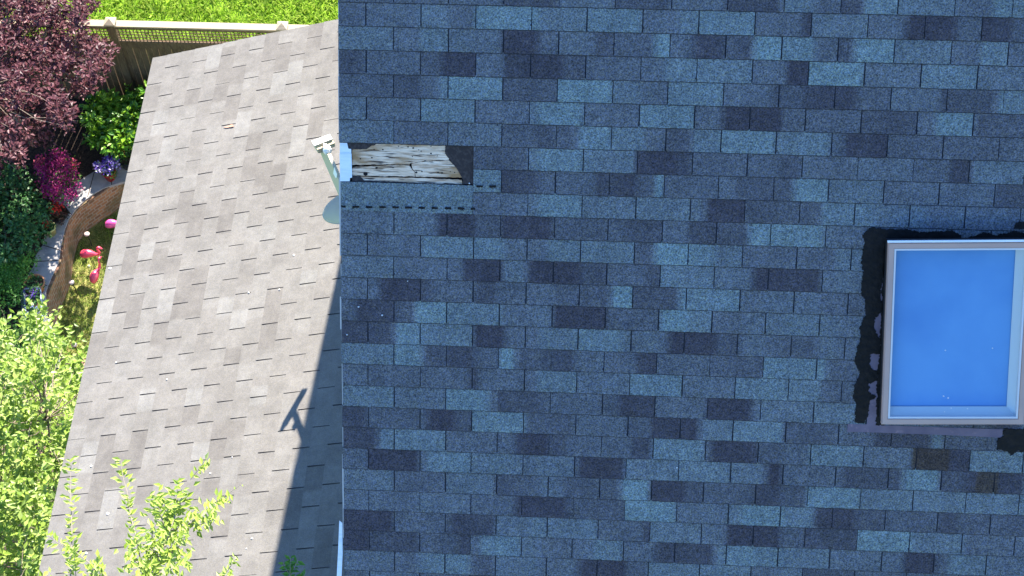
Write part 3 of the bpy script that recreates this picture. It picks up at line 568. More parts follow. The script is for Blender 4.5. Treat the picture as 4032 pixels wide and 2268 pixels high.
# ------------------------------------------------------------------ ground
ZT, ZL = -14.58, -15.18
base_px = [(478, 816), (437, 845), (406, 864), (375, 886), (346, 907), (321, 938), (307, 960), (300, 985), (294, 1006), (288, 1037), (284, 1075), (279, 1110), (266, 1150), (243, 1205), (227, 1246), (222, 1282), (226, 1324), (237, 1365), (253, 1420), (270, 1480), (290, 1560), (300, 1650)]
WB = [G(x, y, ZL) for x, y in base_px]
WB = [Vector((-2.2, WB[0].y + .55, ZL)), Vector((-4.2, WB[0].y + .5, ZL)), Vector((WB[0].x + .35, WB[0].y + .22, ZL))] + WB + [Vector((WB[-1].x + .1, -3, ZL)), Vector((WB[-1].x + .1, -12, ZL))]
def smoothc(P, n=3):
    out = []
    for i in range(len(P) - 1):
        p0 = P[max(i - 1, 0)]; p1 = P[i]; p2 = P[i + 1]; p3 = P[min(i + 2, len(P) - 1)]
        for j in range(n):
            t = j / n; out.append(.5 * ((2 * p1) + (p2 - p0) * t + (2 * p0 - 5 * p1 + 4 * p2 - p3) * t * t + (3 * p1 - p0 - 3 * p2 + p3) * t ** 3))
    return out + [P[-1]]
WC = smoothc(WB, 4)
def offs(C, d):
    out = []
    for i, p in enumerate(C):
        t = (C[min(i + 1, len(C) - 1)] - C[max(i - 1, 0)]).normalized(); out.append(p + Vector((-t.y, t.x, 0)) * d)
    return out
WI = offs(WC, -.22)
if (WI[20] - WC[20]).x > 0: WI = offs(WC, .22)
mb = MB(); mb.box((-150, -150, ZL - .5), (300, 0, 0), (0, 300, 0), (0, 0, .5 - .004)); tag(mb.build('ground', M_lawn), kind='structure')
mb = MB(); out = [Vector((p.x, p.y, ZL)) for p in offs(WC, .1 if (offs(WC, .1)[20] - WC[20]).x < 0 else -.1)]
mb.poly([Vector((-2.2, 10.95, ZL))] + out + [Vector((-40, -12, ZL)), Vector((-40, 10.95, ZL))], Vector((0, 0, ZT - ZL)))
tag(mb.build('planting_bed', M_mulch), kind='structure')
mb = MB(); mb.box((-60, 10.951, ZL + .01), (120, 0, 0), (0, 80, 0), (0, 0, ZT - ZL + .02)); tag(mb.build('far_lawn', M_lawn2), kind='structure')
mb = MB(); mb.box((-45, -14, ZT - .05), (35.2, 0, 0), (0, 24.9, 0), (0, 0, .056)); tag(mb.build('side_lawn', M_lawn2), kind='structure')
# path of flagstones behind the wall
pin = [(540, 690), (499, 712), (447, 727), (406, 741), (375, 758), (333, 789), (298, 824), (269, 865), (255, 901), (247, 935), (238, 975), (235, 1006), (229, 1035), (217, 1062), (203, 1090), (190, 1120), (181, 1145), (181, 1186), (186, 1241), (201, 1282), (215, 1318), (226, 1365), (238, 1440)]
pout = [(205, 1460), (200, 1380), (180, 1320), (150, 1290), (100, 1285), (84, 1220), (82, 1150), (91, 1120), (108, 1089), (132, 1048), (141, 1006), (168, 965), (176, 928), (170, 880), (205, 800), (270, 740), (330, 700), (375, 672), (430, 640), (500, 630), (560, 625)]
mb = MB(); mb.poly([G(x, y, ZT + .035) for x, y in pin + pout], Vector((0, 0, -.05))); tag(mb.build('path', M_stone), kind='structure')
mb = MB()
for (x0, y0, x1, y1) in [(345, 775, 372, 676), (268, 862, 205, 800), (236, 985, 168, 965), (232, 1025, 136, 1030), (186, 1125, 100, 1100), (440, 728, 430, 642), (182, 1190, 84, 1200)]:
    a = G(x0, y0, ZT + .0365); c = G(x1, y1, ZT + .0365); d = (c - a); s_ = Vector((-d.y, d.x, 0)).normalized() * .012
    mb.box(a - s_ / 2, d, s_, Vector((0, 0, .002)))
tag(mb.build('path_joints', M_soil), kind='structure')
# brick retaining wall, rowlock coping
rw = empty('retaining_wall', (WC[30].x, WC[30].y, ZL), 'low curving red brown brick wall holding up the stone path beside the small lawn', 'wall')
mb = MB(); L = 0; uvs = []
for i in range(len(WC) - 1):
    a, b_ = WC[i], WC[i + 1]; l = (b_ - a).length
    mb.face([(a.x, a.y, ZL - .1), (b_.x, b_.y, ZL - .1), (b_.x, b_.y, ZT - .01), (a.x, a.y, ZT - .01)]); uvs += [(L, 0), (L + l, 0), (L + l, .69), (L, .69)]
    ai, bi = WI[i], WI[i + 1]
    mb.face([(a.x, a.y, ZT - .01), (b_.x, b_.y, ZT - .01), (bi.x, bi.y, ZT - .01), (ai.x, ai.y, ZT - .01)]); uvs += [(L, 0), (L + l, 0), (L + l, .22), (L, .22)]
    mb.face([(bi.x, bi.y, ZL - .1), (ai.x, ai.y, ZL - .1), (ai.x, ai.y, ZT - .01), (bi.x, bi.y, ZT - .01)]); uvs += [(L + l, 0), (L, 0), (L, .69), (L + l, .69)]
    L += l
o = mb.build('brickwork', M_brick, rw); uvl = o.data.uv_layers.new(name='UVMap')
for i, u in enumerate(uvs): uvl.data[i].uv = u
M_cope = mat('coping_brick', (.2, .11, .07), .9, isl=[(.22, .12, .08), (.16, .085, .055), (.25, .15, .10), (.18, .13, .07)], nz=(9, (.10, .08, .035), .5, .7))
mb = MB(); acc = 0; prev = None
fine = smoothc([Vector((p.x, p.y, 0)) for p in WC], 4); last = fine[0]
for i in range(1, len(fine)):
    if (fine[i] - last).length >= .072:
        t = (fine[i] - last); l = t.length; t.normalize(); n_ = Vector((-t.y, t.x, 0))
        if n_.dot(WI[min(len(WI) - 1, i // 4)] - WC[min(len(WC) - 1, i // 4)]) < 0: n_ = -n_
        k = max(1, round(l / .072))
        for j in range(k):
            a = last + t * (l * j / k + .004); mb.box(Vector((a.x, a.y, ZT - .012)) - n_ * .004, t * (l / k - .008), n_ * .205, Vector((0, 0, .028 + random.uniform(-.003, .003))))
        last = fine[i]
mb.build('coping', M_cope, rw)

# ------------------------------------------------------------------ fence
FY = 10.95; FT = -12.78
fen = empty('garden_fence', (-5.5, FY, ZT), 'brown board fence with lattice top and pale cap rail before the bright lawn', 'fence')
mb = MB(); x = -13.0; rf = random.Random(4)
while x < -1.0:
    w = .092; off = .0 if int((x + 13) / .098) % 2 else -.012
    mb.box((x, FY - .012 + off, ZT + .06), (w, 0, 0), (0, .034, 0), (0, 0, 1.26 + rf.uniform(-.004, .004))); x += w + rf.uniform(.008, .011)
mb.build('board_panel', M_fence, fen)
mb = MB(); mb.box((-13, FY - .035, ZT + .02), (12, 0, 0), (0, .05, 0), (0, 0, .10)); mb.box((-13, FY - .028, ZT + 1.30), (12, 0, 0), (0, .05, 0), (0, 0, .15)); mb.box((-13, FY - .03, FT - .06), (12, 0, 0), (0, .05, 0), (0, 0, .05))
mb.build('cross_rail', M_fence, fen)
mb = MB(); mb.box((-13, FY - .045, FT - .008), (12, 0, 0), (0, .125, 0), (0, 0, .03)); mb.build('cap_rail', M_fencetop, fen)
mb = MB(); x = -13.0
while x < -1.0: mb.box((x, FY - .018, ZT + 1.45), (.015, 0, 0), (0, .006, 0), (0, 0, .30)); x += .0585
for k in range(5): mb.box((-13, FY - .009, ZT + 1.462 + k * .062), (12, 0, 0), (0, .006, 0), (0, 0, .015))
mb.build('lattice', M_fence, fen)
for px in (-11.0, -8.62, -6.24, -3.72):
    if px == -6.24: px = G(440, 90, FT).x
    if px == -3.72: px = G(1112, 128, FT).x
    mb = MB(); mb.box((px - .055, FY - .06, ZT), (.11, 0, 0), (0, .11, 0), (0, 0, 1.86)); po = mb.build('post', M_fence, fen)
    mb = MB(); z = ZT + 1.86; q = .085; a = [(px - q, FY - .09), (px + q, FY - .09), (px + q, FY + .08), (px - q, FY + .08)]
    vs = [(*p, z) for p in a] + [(*p, z + .03) for p in a] + [(px, FY - .005, z + .09)]
    mb.add(vs, [(3, 2, 1, 0), (0, 1, 5, 4), (1, 2, 6, 5), (2, 3, 7, 6), (3, 0, 4, 7), (4, 5, 8), (5, 6, 8), (6, 7, 8), (7, 4, 8)]); cp = mb.build('post_cap', M_fencetop)
    cp.parent = po; cp.matrix_parent_inverse = Matrix.Translation(Vector((0, 0, 0))); cp.location = (0, 0, 0); cp.matrix_parent_inverse = po.matrix_parent_inverse.inverted() @ Matrix.Translation(Vector((0, 0, 0))); cp.matrix_parent_inverse = (Matrix.Translation(Vector(fen.location)) @ po.matrix_parent_inverse).inverted()

# ------------------------------------------------------------------ plants
def green(name, cols, trans=.3, rough=.45, spec=.4): return mat(name, cols[0], rough, spec, isl=cols, trans=trans)
F_maple = green('purple_leaves', [(.038, .008, .013), (.085, .020, .027), (.185, .062, .070), (.055, .013, .019), (.13, .040, .045)], .3, .5)
F_tree = green('bright_leaves', [(.15, .24, .03), (.30, .41, .06), (.22, .33, .04), (.44, .52, .15), (.12, .20, .03)], .38, .45)
F_shoot = green('young_leaves', [(.26, .37, .04), (.42, .52, .10), (.32, .44, .06), (.48, .56, .18)], .4, .5)
F_broad = green('broad_leaves', [(.035, .13, .012), (.10, .26, .012), (.26, .42, .03), (.06, .18, .015)], .3, .35, .5)
F_dark = green('dark_leaves', [(.03, .10, .025), (.055, .16, .035), (.04, .125, .025), (.10, .20, .06)], .2, .45)
F_mid = green('mid_leaves', [(.06, .18, .02), (.10, .26, .03), (.08, .22, .02), (.14, .30, .05)], .3, .5)
F_mag = green('magenta_petals', [(.24, .008, .10), (.34, .012, .15), (.17, .006, .075), (.42, .04, .17)], .3, .6)
F_hot = green('coral_petals', [(.65, .06, .12), (.7, .12, .16), (.6, .03, .1)], .3, .6)
F_red = green('red_petals', [(.55, .02, .012), (.7, .06, .03), (.4, .01, .01)], .25, .5)
F_vio = green('violet_petals', [(.16, .06, .55), (.25, .14, .65), (.10, .03, .40), (.5, .4, .75), (.7, .68, .75)], .3, .6)
F_pale = green('pale_leaves', [(.5, .55, .45), (.3, .4, .22)], .3, .6)
F_grass = green('grass_blades', [(.20, .38, .03), (.36, .52, .05), (.48, .58, .12), (.15, .28, .02)], .35, .6)
F_dry = green('dry_grass_blades', [(.30, .31, .08), (.38, .36, .12), (.22, .28, .06), (.16, .25, .05)], .3, .6)
rv = random.Random(21)
def rdir(r=rv):
    while True:
        v = Vector((r.uniform(-1, 1), r.uniform(-1, 1), r.uniform(-1, 1)))
        if .05 < v.length < 1: return v.normalized()
def inpoly(x, y, P):
    c = False; j = len(P) - 1
    for i in range(len(P)):
        if (P[i][1] > y) != (P[j][1] > y) and x < (P[j][0] - P[i][0]) * (y - P[i][1]) / (P[j][1] - P[i][1]) + P[i][0]: c = not c
        j = i
    return c
def volume_points(P, z0, z1, n, r=rv, bias=1.0):
    """points in the body whose outline at height z is the polygon P; bias<1 puts more near the top"""
    xs = [p[0] for p in P]; ys = [p[1] for p in P]; out = []
    while len(out) < n:
        x, y = r.uniform(min(xs), max(xs)), r.uniform(min(ys), max(ys))
        if inpoly(x, y, P): out.append(G(x, y, z0 + (z1 - z0) * r.random() ** bias))
    return out
def clump(mb, c, rad, n, L, Wd, mats=(0,), r=rv, flat=.6, upw=.6, fold=.25):
    for _ in range(n):
        d = rdir(r); d.z *= flat; p = c + d * rad * r.random() ** .5
        dd = (d + rdir(r) * .7 + Vector((0, 0, -.1))).normalized(); nn = (rdir(r) * (1 - upw) + Vector((.1, .1, upw))).normalized()
        s_ = r.uniform(.7, 1.25); mb.leaf(p, dd, nn, L * s_, Wd * s_, r.choice(mats), fold)
def branchy(mb, a, b_, r0, r1, n=6, wob=.12, mat_=0, r=rv, seg=7):
    pts = []; l = (b_ - a).length
    o1 = rdir(r) * l * wob; o2 = rdir(r) * l * wob
    for i in range(n + 1):
        t = i / n; pts.append(a.lerp(b_, t) + o1 * math.sin(math.pi * t) + o2 * math.sin(2 * math.pi * t) * .5)
    mb.tube(pts, [r0 + (r1 - r0) * i / n for i in range(n + 1)], seg, mat_); return pts

# purple leaved tree in the far corner
mt = empty('purple_leaf_tree', G(120, 560, ZT), 'bushy purple leaved tree with tan twigs, in front of the lattice fence', 'tree')
mp = [(-420, -160), (280, -160), (345, -30), (395, 10), (340, 45), (310, 90), (335, 130), (345, 165), (385, 215), (420, 270), (405, 305), (370, 340), (330, 345), (290, 350), (300, 460), (290, 520), (270, 560), (220, 545), (190, 600), (120, 640), (60, 620), (0, 650), (-420, 640)]
root = G(120, 560, ZT); tr = MB()
fork = root + Vector((-.1, .1, .7)); branchy(tr, root, fork, .09, .075)
cent = volume_points(mp, -13.6, -11.3, 360, bias=.8); ends = []
crown = MB()
for k, c in enumerate(cent):
    px, py = proj(c)
    if py > 380 and rv.random() < .45: continue
    sub = c + Vector((rv.uniform(-.1, .1), rv.uniform(-.1, .1), rv.uniform(-.1, .1)))
    clump(crown, sub, .15, 54, .078, .046, flat=.45, upw=.75)
    for _ in range(2): clump(crown, sub + rdir() * .2, .08, 12, .07, .04, flat=.6)
    ends.append(c)
limbs = []
for k in range(12):
    e = ends[k * 17 % len(ends)]; pts = branchy(tr, fork + Vector((0, 0, .05 * k % .3)), e, .045, .012, 7, .10); limbs += pts[2:]
for e in ends[::2]:
    q = min(limbs, key=lambda p: (p - e).length); branchy(tr, q, e + (e - q) * .15, .010, .003, 4, .12, seg=5)
tr.build('trunk', M_bark, mt); crown.build('crown', F_maple, mt)

# big bright tree at the near left, shoots rising past the lower roof
bt = empty('leafy_tree', Vector((-4.9, 1.0, ZL)), 'tall light green tree at lower left, thin shoots reaching over the pale roof', 'tree')
bp = [(-420, 1330), (-60, 1290), (0, 1350), (40, 1400), (95, 1400), (105, 1330), (130, 1270), (150, 1240), (170, 1265), (175, 1320), (175, 1360), (215, 1340), (235, 1330), (240, 1400), (245, 1440), (320, 1450), (350, 1500), (310, 1620), (290, 1800), (260, 2000), (240, 2400), (-420, 2400)]
tr = MB(); crown = MB(); root = Vector((-4.9, 1.0, ZL)); top = Vector((-3.9, -1.6, -7.5))
tp_ = branchy(tr, root, top, .16, .07, 10, .04)
cent = volume_points(bp, -12.2, -7.2, 620, bias=.85)
lim = list(tp_[3:])
for k in range(9):
    e = cent[k * 31]; lim += branchy(tr, tp_[3 + k % 7], e, .03, .008, 7, .08)[2:]
for c in cent:
    q = min(lim, key=lambda p: (p - c).length); d = (c - q)
    if d.length > .9: q = c - d.normalized() * .9
    branchy(tr, q, c + d * .1, .008, .002, 4, .1, seg=4)
    ddir = (d.normalized() + Vector((0, 0, .5))).normalized()
    # a spray: leaves set along short twigs
    for _ in range(5):
        td = (ddir + rdir() * .8).normalized(); p0 = c + rdir() * .1; l = rv.uniform(.12, .3)
        for j in range(10):
            p = p0 + td * l * j / 9; sdv = (rdir() + td * .4); sdv.z *= .5; sdv.normalize()
            crown.leaf(p, sdv, (Vector((0, 0, .8)) + rdir() * .5).normalized(), rv.uniform(.055, .092), rv.uniform(.034, .052), 0, .2)
tr.build('trunk', M_bark, bt); crown.build('crown', F_tree, bt)
CSX = lambda x, y: (150 + x * .5217, 1512 + y * .5217)
def shoot(paths, z, dens, L, name='shoot', zt=None, matf=F_shoot, label=None, spread=.03, w=.006):
    b = MB()
    for pi, pth in enumerate(paths):
        P = [G(*CSX(x, y), z + (.12 * i / max(1, len(pth) - 1))) for i, (x, y) in enumerate(pth)]
        sm = smoothc(P, 4) if len(P) > 2 else P; r0 = w * (1 if pi == 0 else .6)
        b.tube(sm, [r0 + (.0012 - r0) * i / (len(sm) - 1) for i in range(len(sm))], 6, 1)
        tot = sum((sm[i + 1] - sm[i]).length for i in range(len(sm) - 1)); k = max(4, int(tot * dens)); 
        for j in range(k):
            t = (j + .5) / k * (len(sm) - 1); i = min(int(t), len(sm) - 2); p = sm[i].lerp(sm[i + 1], t - i); d = (sm[i + 1] - sm[i]).normalized()
            s_ = d.cross(Vector((0, 0, 1))).normalized() * (1 if j % 2 else -1)
            off = rdir() * spread * rv.random()
            dd = (d * rv.uniform(.2, .8) + s_ + rdir() * .35).normalized(); sc = rv.uniform(.7, 1.25)
            b.leaf(p + off, dd, (Vector((0, -.2, 1)) + rdir() * .5).normalized(), L * sc, L * .46 * sc, 0, .22, .1)
    o = b.build(name, [matf, M_twig], bt)
    return o
ZS = -2.25
shoot([[(800, 1600), (850, 1449), (930, 1290), (1000, 1100), (1040, 950), (1050, 780)], [(1000, 1110), (1150, 1050), (1300, 920), (1400, 850)], [(950, 1250), (860, 1150), (900, 1040)], [(900, 1350), (1050, 1240), (1110, 1150)], [(870, 1420), (720, 1330), (680, 1290)],
       [(980, 1160), (930, 1000), (880, 820)], [(920, 1310), (760, 1220), (740, 1150)], [(860, 1440), (1000, 1400), (1130, 1330)], [(1030, 1000), (1080, 880), (1080, 790)], [(850, 1449), (800, 1380), (700, 1400)], [(1120, 1060), (1220, 1060), (1330, 1020)], [(900, 1340), (980, 1250), (1050, 1180)],
       [(940, 1270), (860, 1260), (800, 1160)], [(1000, 1100), (960, 960), (960, 880)]], ZS, 190, .052, spread=.085, w=.009)
shoot([[(1150, 720), (1200, 660), (1250, 590), (1270, 570)], [(1200, 660), (1300, 600)]], ZS, 46, .050, spread=.01, w=.002)
shoot([[(1400, 850), (1460, 810), (1530, 760)]], ZS, 3, .02, w=.002)
shoot([[(800, 1500), (750, 1200), (700, 1000), (680, 850), (640, 700), (625, 570)]], ZS, 70, .048, spread=.03, w=.004)
shoot([[(240, 1560), (250, 1300), (255, 1100), (245, 800), (250, 570)], [(440, 1400), (300, 1280), (150, 1200), (50, 1120)], [(285, 1449), (270, 1250)]], ZS, 95, .046, spread=.035, w=.005)
shoot([[(300, 1600), (420, 1400), (450, 1350)], [(200, 1560), (120, 1500), (20, 1449)], [(400, 1500), (500, 1410)]], ZS, 120, .048, spread=.05)
shoot([[(1300, 1600), (1400, 1449), (1500, 1310)], [(1350, 1560), (1460, 1440)]], ZS, 110, .044, spread=.03)
shoot([[(1890, 1600), (1900, 1449), (1905, 1310)], [(1900, 1460), (1960, 1330)], [(1900, 1450), (1850, 1350)], [(1900, 1500), (2010, 1449)]], -3.0, 70, .050, matf=F_mid, spread=.005, w=.003)
b = MB(); 
for c in [(850, 1600), (800, 1550), (280, 1600), (1330, 1600)]:
    e = G(*CSX(*c), ZS); branchy(b, top, e, .04, .009, 8, .06)
b.build('branch', M_bark, bt)

def bush(name, label, cat, P, z0, z1, n, per, L, Wd, fm, rad=.12, root=None, group=None, extra=None, flat=.6, upw=.6, bias=.8):
    cx = sum(p[0] for p in P) / len(P); cy = sum(p[1] for p in P) / len(P); rt0 = root or G(cx, cy, ZT)
    e = empty(name, rt0, label, cat, group); f = MB(); st = MB()
    for i, c in enumerate(volume_points(P, z0, z1, n, bias=bias)):
        clump(f, c, rad, per, L, Wd, flat=flat, upw=upw)
        if i % 6 == 0: branchy(st, rt0 + Vector((rv.uniform(-.06, .06), rv.uniform(-.06, .06), 0)), c, .012, .004, 4, .08, seg=5)
    st.build('stem', M_bark, e); f.build('foliage', fm, e)
    if extra:
        for nm, Pe, za, zb, n2, per2, L2, W2, fm2, rd2 in extra:
            g = MB()
            for c in volume_points(Pe, za, zb, n2): clump(g, c, rd2, per2, L2, W2, flat=.7, upw=.5)
            g.build(nm, fm2, e)
    return e
bush('broadleaf_shrub', 'green shrub with large sunlit leaves between the dark fence and the violet pansies', 'shrub', [(385, 385), (430, 360), (480, 375), (540, 350), (600, 350), (600, 590), (520, 565), (480, 590), (430, 585), (395, 575), (370, 545), (358, 480), (352, 440), (372, 410)], -14.5, -13.9, 105, 26, .105, .065, F_broad, .16,
     extra=[('foliage', [(600, 330), (860, 300), (900, 420), (860, 560), (620, 600)], -14.4, -13.0, 150, 26, .105, .065, F_broad, .18)])  # taller unseen part behind the eave, added to shade the lawn
bush('azalea_bush', 'magenta flowering bush behind the red flowers in the dark bowl', 'bush', [(150, 640), (180, 610), (215, 588), (250, 610), (290, 625), (305, 665), (300, 690), (312, 720), (300, 755), (265, 785), (230, 790), (190, 765), (160, 715), (155, 680)], -14.5, -14.1, 50, 10, .05, .03, F_mid, .10,
     extra=[('blossom', [(148, 645), (180, 612), (215, 590), (250, 612), (285, 640), (298, 690), (310, 725), (298, 760), (265, 785), (230, 790), (190, 765), (162, 720)], -14.2, -13.95, 90, 22, .038, .03, F_mag, .10), ('pink_blossom', [(130, 625), (160, 610), (170, 640), (140, 655)], -14.2, -13.95, 5, 16, .04, .035, F_hot, .05), ('pink_blossom', [(250, 630), (300, 640), (295, 665), (255, 650)], -14.2, -13.95, 5, 14, .035, .03, F_hot, .06)])
bush('leafy_shrub', 'dark green leafy shrub mass left of the potted red flowers', 'shrub', [(-300, 640), (0, 640), (60, 660), (120, 720), (160, 760), (180, 830), (175, 880), (160, 960), (165, 1000), (120, 1020), (60, 1030), (-300, 1040)], -14.5, -14.0, 210, 34, .075, .045, F_dark, .16)
bush('fine_leaf_shrub', 'bright green fine leaved shrub between the dark shrub and the round terracotta pot', 'shrub', [(-300, 1020), (60, 1020), (110, 990), (135, 1010), (135, 1050), (110, 1085), (85, 1115), (78, 1150), (-300, 1150)], -14.5, -14.15, 170, 50, .04, .022, F_mid, .13)
bush('green_hedge', 'soft mid green hedge left of the long planter box', 'hedge', [(-300, 1140), (60, 1120), (85, 1150), (82, 1230), (110, 1300), (150, 1330), (200, 1400), (230, 1500), (260, 1700), (-300, 1700)], -14.5, -14.1, 260, 46, .045, .022, F_mid, .14)
# ---- pots
def pot(name, label, cat, c, prof, pm, fol, sx=1, sy=1, group=None):
    e = empty(name, c, label, cat, group); b = MB(); b.lathe(c, prof, 24, 0, sx, sy); b.build('pot', pm, e, smooth=True)
    ri, zt = prof[-1]
    b = MB(); b.lathe(c, [(.0001, zt + .002), (ri, zt)], 24, 0, sx, sy); b.build('soil', M_soil, e)
    for nm, fm, n, per, L, Wd, rad, z0, z1, ofs in fol:
        f = MB()
        for _ in range(n):
            a = rv.uniform(0, 6.28); q = rad * rv.random() ** .5; clump(f, c + Vector((q * math.cos(a) * sx + ofs[0], q * math.sin(a) * sy + ofs[1], rv.uniform(z0, z1))), .05, per, L, Wd, upw=.5)
        f.build(nm, fm, e)
    return e
def potprof(rb, rt_, h, th=.012): return [(.0001, 0), (rb, 0), (rt_, h), (rt_ + .008, h), (rt_ + .008, h + .02), (rt_ - th, h + .02), (rt_ - th - .006, h - .02)]
zp = ZT + .036
pot('pansy_pot', 'red glazed pot of violet and white pansies on the stone path', 'flower pot', G(437, 702, zp), potprof(.07, .11, .17), M_redpot, [('foliage', F_mid, 16, 10, .05, .03, .12, .17, .24, (0, 0)), ('blossom', F_vio, 34, 12, .035, .03, .17, .22, .34, (-.02, .05)), ('pale_foliage', F_pale, 9, 8, .035, .025, .06, .2, .3, (-.12, .03))])
pot('flower_bowl', 'dark bowl of red flowers in front of the magenta bush', 'flower pot', G(232, 860, zp), potprof(.10, .17, .12), M_dark, [('foliage', green('bronze_leaves', [(.05, .02, .015), (.08, .04, .03), (.04, .05, .02)]), 30, 10, .05, .035, .17, .12, .24, (0, 0)), ('blossom', F_red, 12, 9, .035, .03, .10, .22, .30, (.02, .03))])
pot('flower_pot', 'olive yellow pot with two red blooms, just below the dark flower bowl', 'flower pot', G(203, 918, zp), potprof(.075, .10, .15), M_yel, [('foliage', F_dark, 8, 8, .04, .03, .07, .14, .19, (0, 0)), ('blossom', F_red, 4, 9, .028, .025, .05, .19, .22, (-.02, .03))])
pot('terracotta_pot', 'round terracotta pot with dark soil and sparse leaves at the top of the planter box', 'flower pot', G(146, 1140, zp), potprof(.11, .155, .17), M_terr, [('foliage', F_dark, 14, 7, .05, .03, .12, .15, .2, (0, 0))])
pot('nursery_pot', 'black plastic pot with an orange flower beside the pansies, near the roof edge', 'flower pot', G(510, 652, zp), potprof(.10, .13, .16), M_black, [('foliage', F_dark, 10, 7, .05, .03, .1, .14, .2, (0, 0)), ('blossom', green('orange_petals', [(.7, .25, .05), (.8, .4, .15)]), 3, 6, .03, .025, .03, .22, .25, (-.08, .08))])
# long planter box with rounded rim
e = empty('planter_box', G(128, 1250, zp), 'long grey green planter box of dark pansies and pale blue flowers on the path', 'planter')
cs_ = [G(94, 1138, zp + .2), G(158, 1132, zp + .2), G(168, 1262, zp + .2), G(104, 1278, zp + .2)]
out = []
for i in range(4):
    a, b_, c = cs_[i - 1], cs_[i], cs_[(i + 1) % 4]
    for t in (0, .25, .5, .75, 1):
        p = b_ + (a - b_).normalized() * .05 * (1 - t) ** 2 + (c - b_).normalized() * .05 * t ** 2; out.append(p)
b = MB(); b.tube(out + [out[0]], .014, 8); b.build('rim', M_plant, e, smooth=True)
b = MB(); ctr = sum(out, Vector()) / len(out); low = [ctr + (p - ctr) * .86 - Vector((0, 0, .2)) for p in out]; n = len(out)
b.add([*out, *low], [(i, (i + 1) % n, (i + 1) % n + n, i + n) for i in range(n)]); b.build('box', M_plant, e)
b = MB(); b.poly([ctr + (p - ctr) * .96 - Vector((0, 0, .03)) for p in out]); b.build('soil', M_soil, e)
for nm, fm, nn, per, L, Wd, pts in [('foliage', F_dark, 34, 8, .05, .03, (0, 1)), ('blossom', green('deep_violet_petals', [(.05, .02, .22), (.10, .04, .35)]), 9, 7, .035, .03, (0, .45)), ('pale_blossom', green('pale_blue_petals', [(.45, .48, .75), (.6, .62, .8)]), 7, 8, .035, .03, (.6, .85))]:
    f = MB()
    for _ in range(nn):
        s_ = rv.uniform(*pts); t = rv.uniform(.12, .88); p = cs_[0].lerp(cs_[1], t).lerp(cs_[3].lerp(cs_[2], t), s_); clump(f, p + Vector((0, 0, rv.uniform(-.01, .06))), .045, per, L, Wd)
    f.build(nm, fm, e)

# ------------------------------------------------------------------ lawn things
def flamingo(label, cpx, hd, L=.30, bend=0.0, m_=M_pink, hgt=.42):
    c = G(cpx[0], cpx[1], ZL + hgt); hd = hd.normalized(); up = Vector((0, 0, 1)); sd = hd.cross(up)
    e = empty('garden_flamingo', Vector((c.x, c.y, ZL)), label, 'lawn ornament', 'pink flamingos on the small lawn')
    b = MB(); N_ = 14; rings = []
    for i in range(N_ + 1):
        t = i / N_; x = (t - .5) * L; r = .5 * (math.sin(math.pi * min(1, t ** .75)) ** .8) if 0 < t < 1 else 0.012
        rr = max(.004, .080 * (math.sin(math.pi * t ** .62) ** .85 if 0 < t < 1 else 0)); zz = .02 * math.sin(math.pi * t) - .035 * (1 - t) ** 2
        rings.append((x, zz, rr))
    vs = []; fs = []; sg = 14
    for x, zz, rr in rings:
        for k in range(sg):
            a = 2 * math.pi * k / sg; vs.append(c + hd * x + sd * rr * math.cos(a) * .85 + up * (zz + rr * math.sin(a)))
    for i in range(N_):
        for k in range(sg): fs.append((i * sg + k, i * sg + (k + 1) % sg, (i + 1) * sg + (k + 1) % sg, (i + 1) * sg + k))
    b.add(vs, fs)
    ch = c + hd * L * .40
    neck = [ch - hd * .02, ch + hd * .03 + up * .01, ch + hd * (.06) + up * .06, ch + hd * .045 + up * .12 + sd * bend, ch + hd * .04 + up * .17 + sd * bend, ch + hd * .07 + up * .20 + sd * bend, ch + hd * .10 + up * .195 + sd * bend, ch + hd * .125 + up * .17 + sd * bend]
    b.tube(smoothc(neck, 3), [(.026 + (.014 - .026) * min(1, i / 12)) if i < 15 else (.021 if i < 18 else .017 - .002 * (i - 18)) for i in range(22)], 10)
    b.build('body', m_, e, smooth=True)
    q = neck[-1]; bb = MB(); bb.tube([q, q + hd * .02 - up * .03, q + hd * .012 - up * .055], [.012, .009, .003], 8); bb.build('bill', M_black, e, smooth=True)
    for s_ in (-1, 1):
        lg = MB(); a = c + sd * .018 * s_ - up * .03; lg.tube([a, Vector((a.x, a.y, ZL - .05))], .004, 6); lg.build('leg', M_black, e)
flamingo('bright pink plastic flamingo lying level, tail towards the brick wall, nearest the lamp stake', (350, 1000), Vector((1, -.05, 0)), .31)
flamingo('pink plastic flamingo with raised neck at the edge of the sunlit grass', (376, 1082), Vector((.30, 1, 0)), .27, .02, hgt=.40)
flamingo('magenta pink plastic flamingo half hidden behind the pale roof edge', (446, 882), Vector((1, -.05, 0)), .29, 0, M_pink2)
def lamp(label, px, py, h):
    t = G(px, py, ZL + h); e = empty('garden_lamp', Vector((t.x, t.y, ZL)), label, 'garden light', 'round stake lights along the lawn edge')
    b = MB(); b.lathe(t, [(.0001, .026), (.026, .02), (.044, .006), (.044, -.004), (.03, -.006), (.0001, -.006)], 18); b.build('cap', M_glow, e, smooth=True)
    b = MB(); b.lathe(t - Vector((0, 0, .07)), [(.0001, 0), (.022, 0), (.03, .064), (.0001, .064)], 14); b.build('lens', M_dark, e, smooth=True)
    b = MB(); b.tube([t - Vector((0, 0, .05)), Vector((t.x + .012, t.y, ZL + h * .5)), Vector((t.x, t.y, ZL - .05))], .008, 8); b.build('stake', M_black, e)
lamp('pale topped stake light in the shade below the curve of the brick wall', 342, 922, .33)
lamp('pinkish stake light against the wall where the sunlit grass begins', 282, 1112, .36)
lamp('brightly lit cream stake light nearest the leafy tree', 292, 1358, .33)
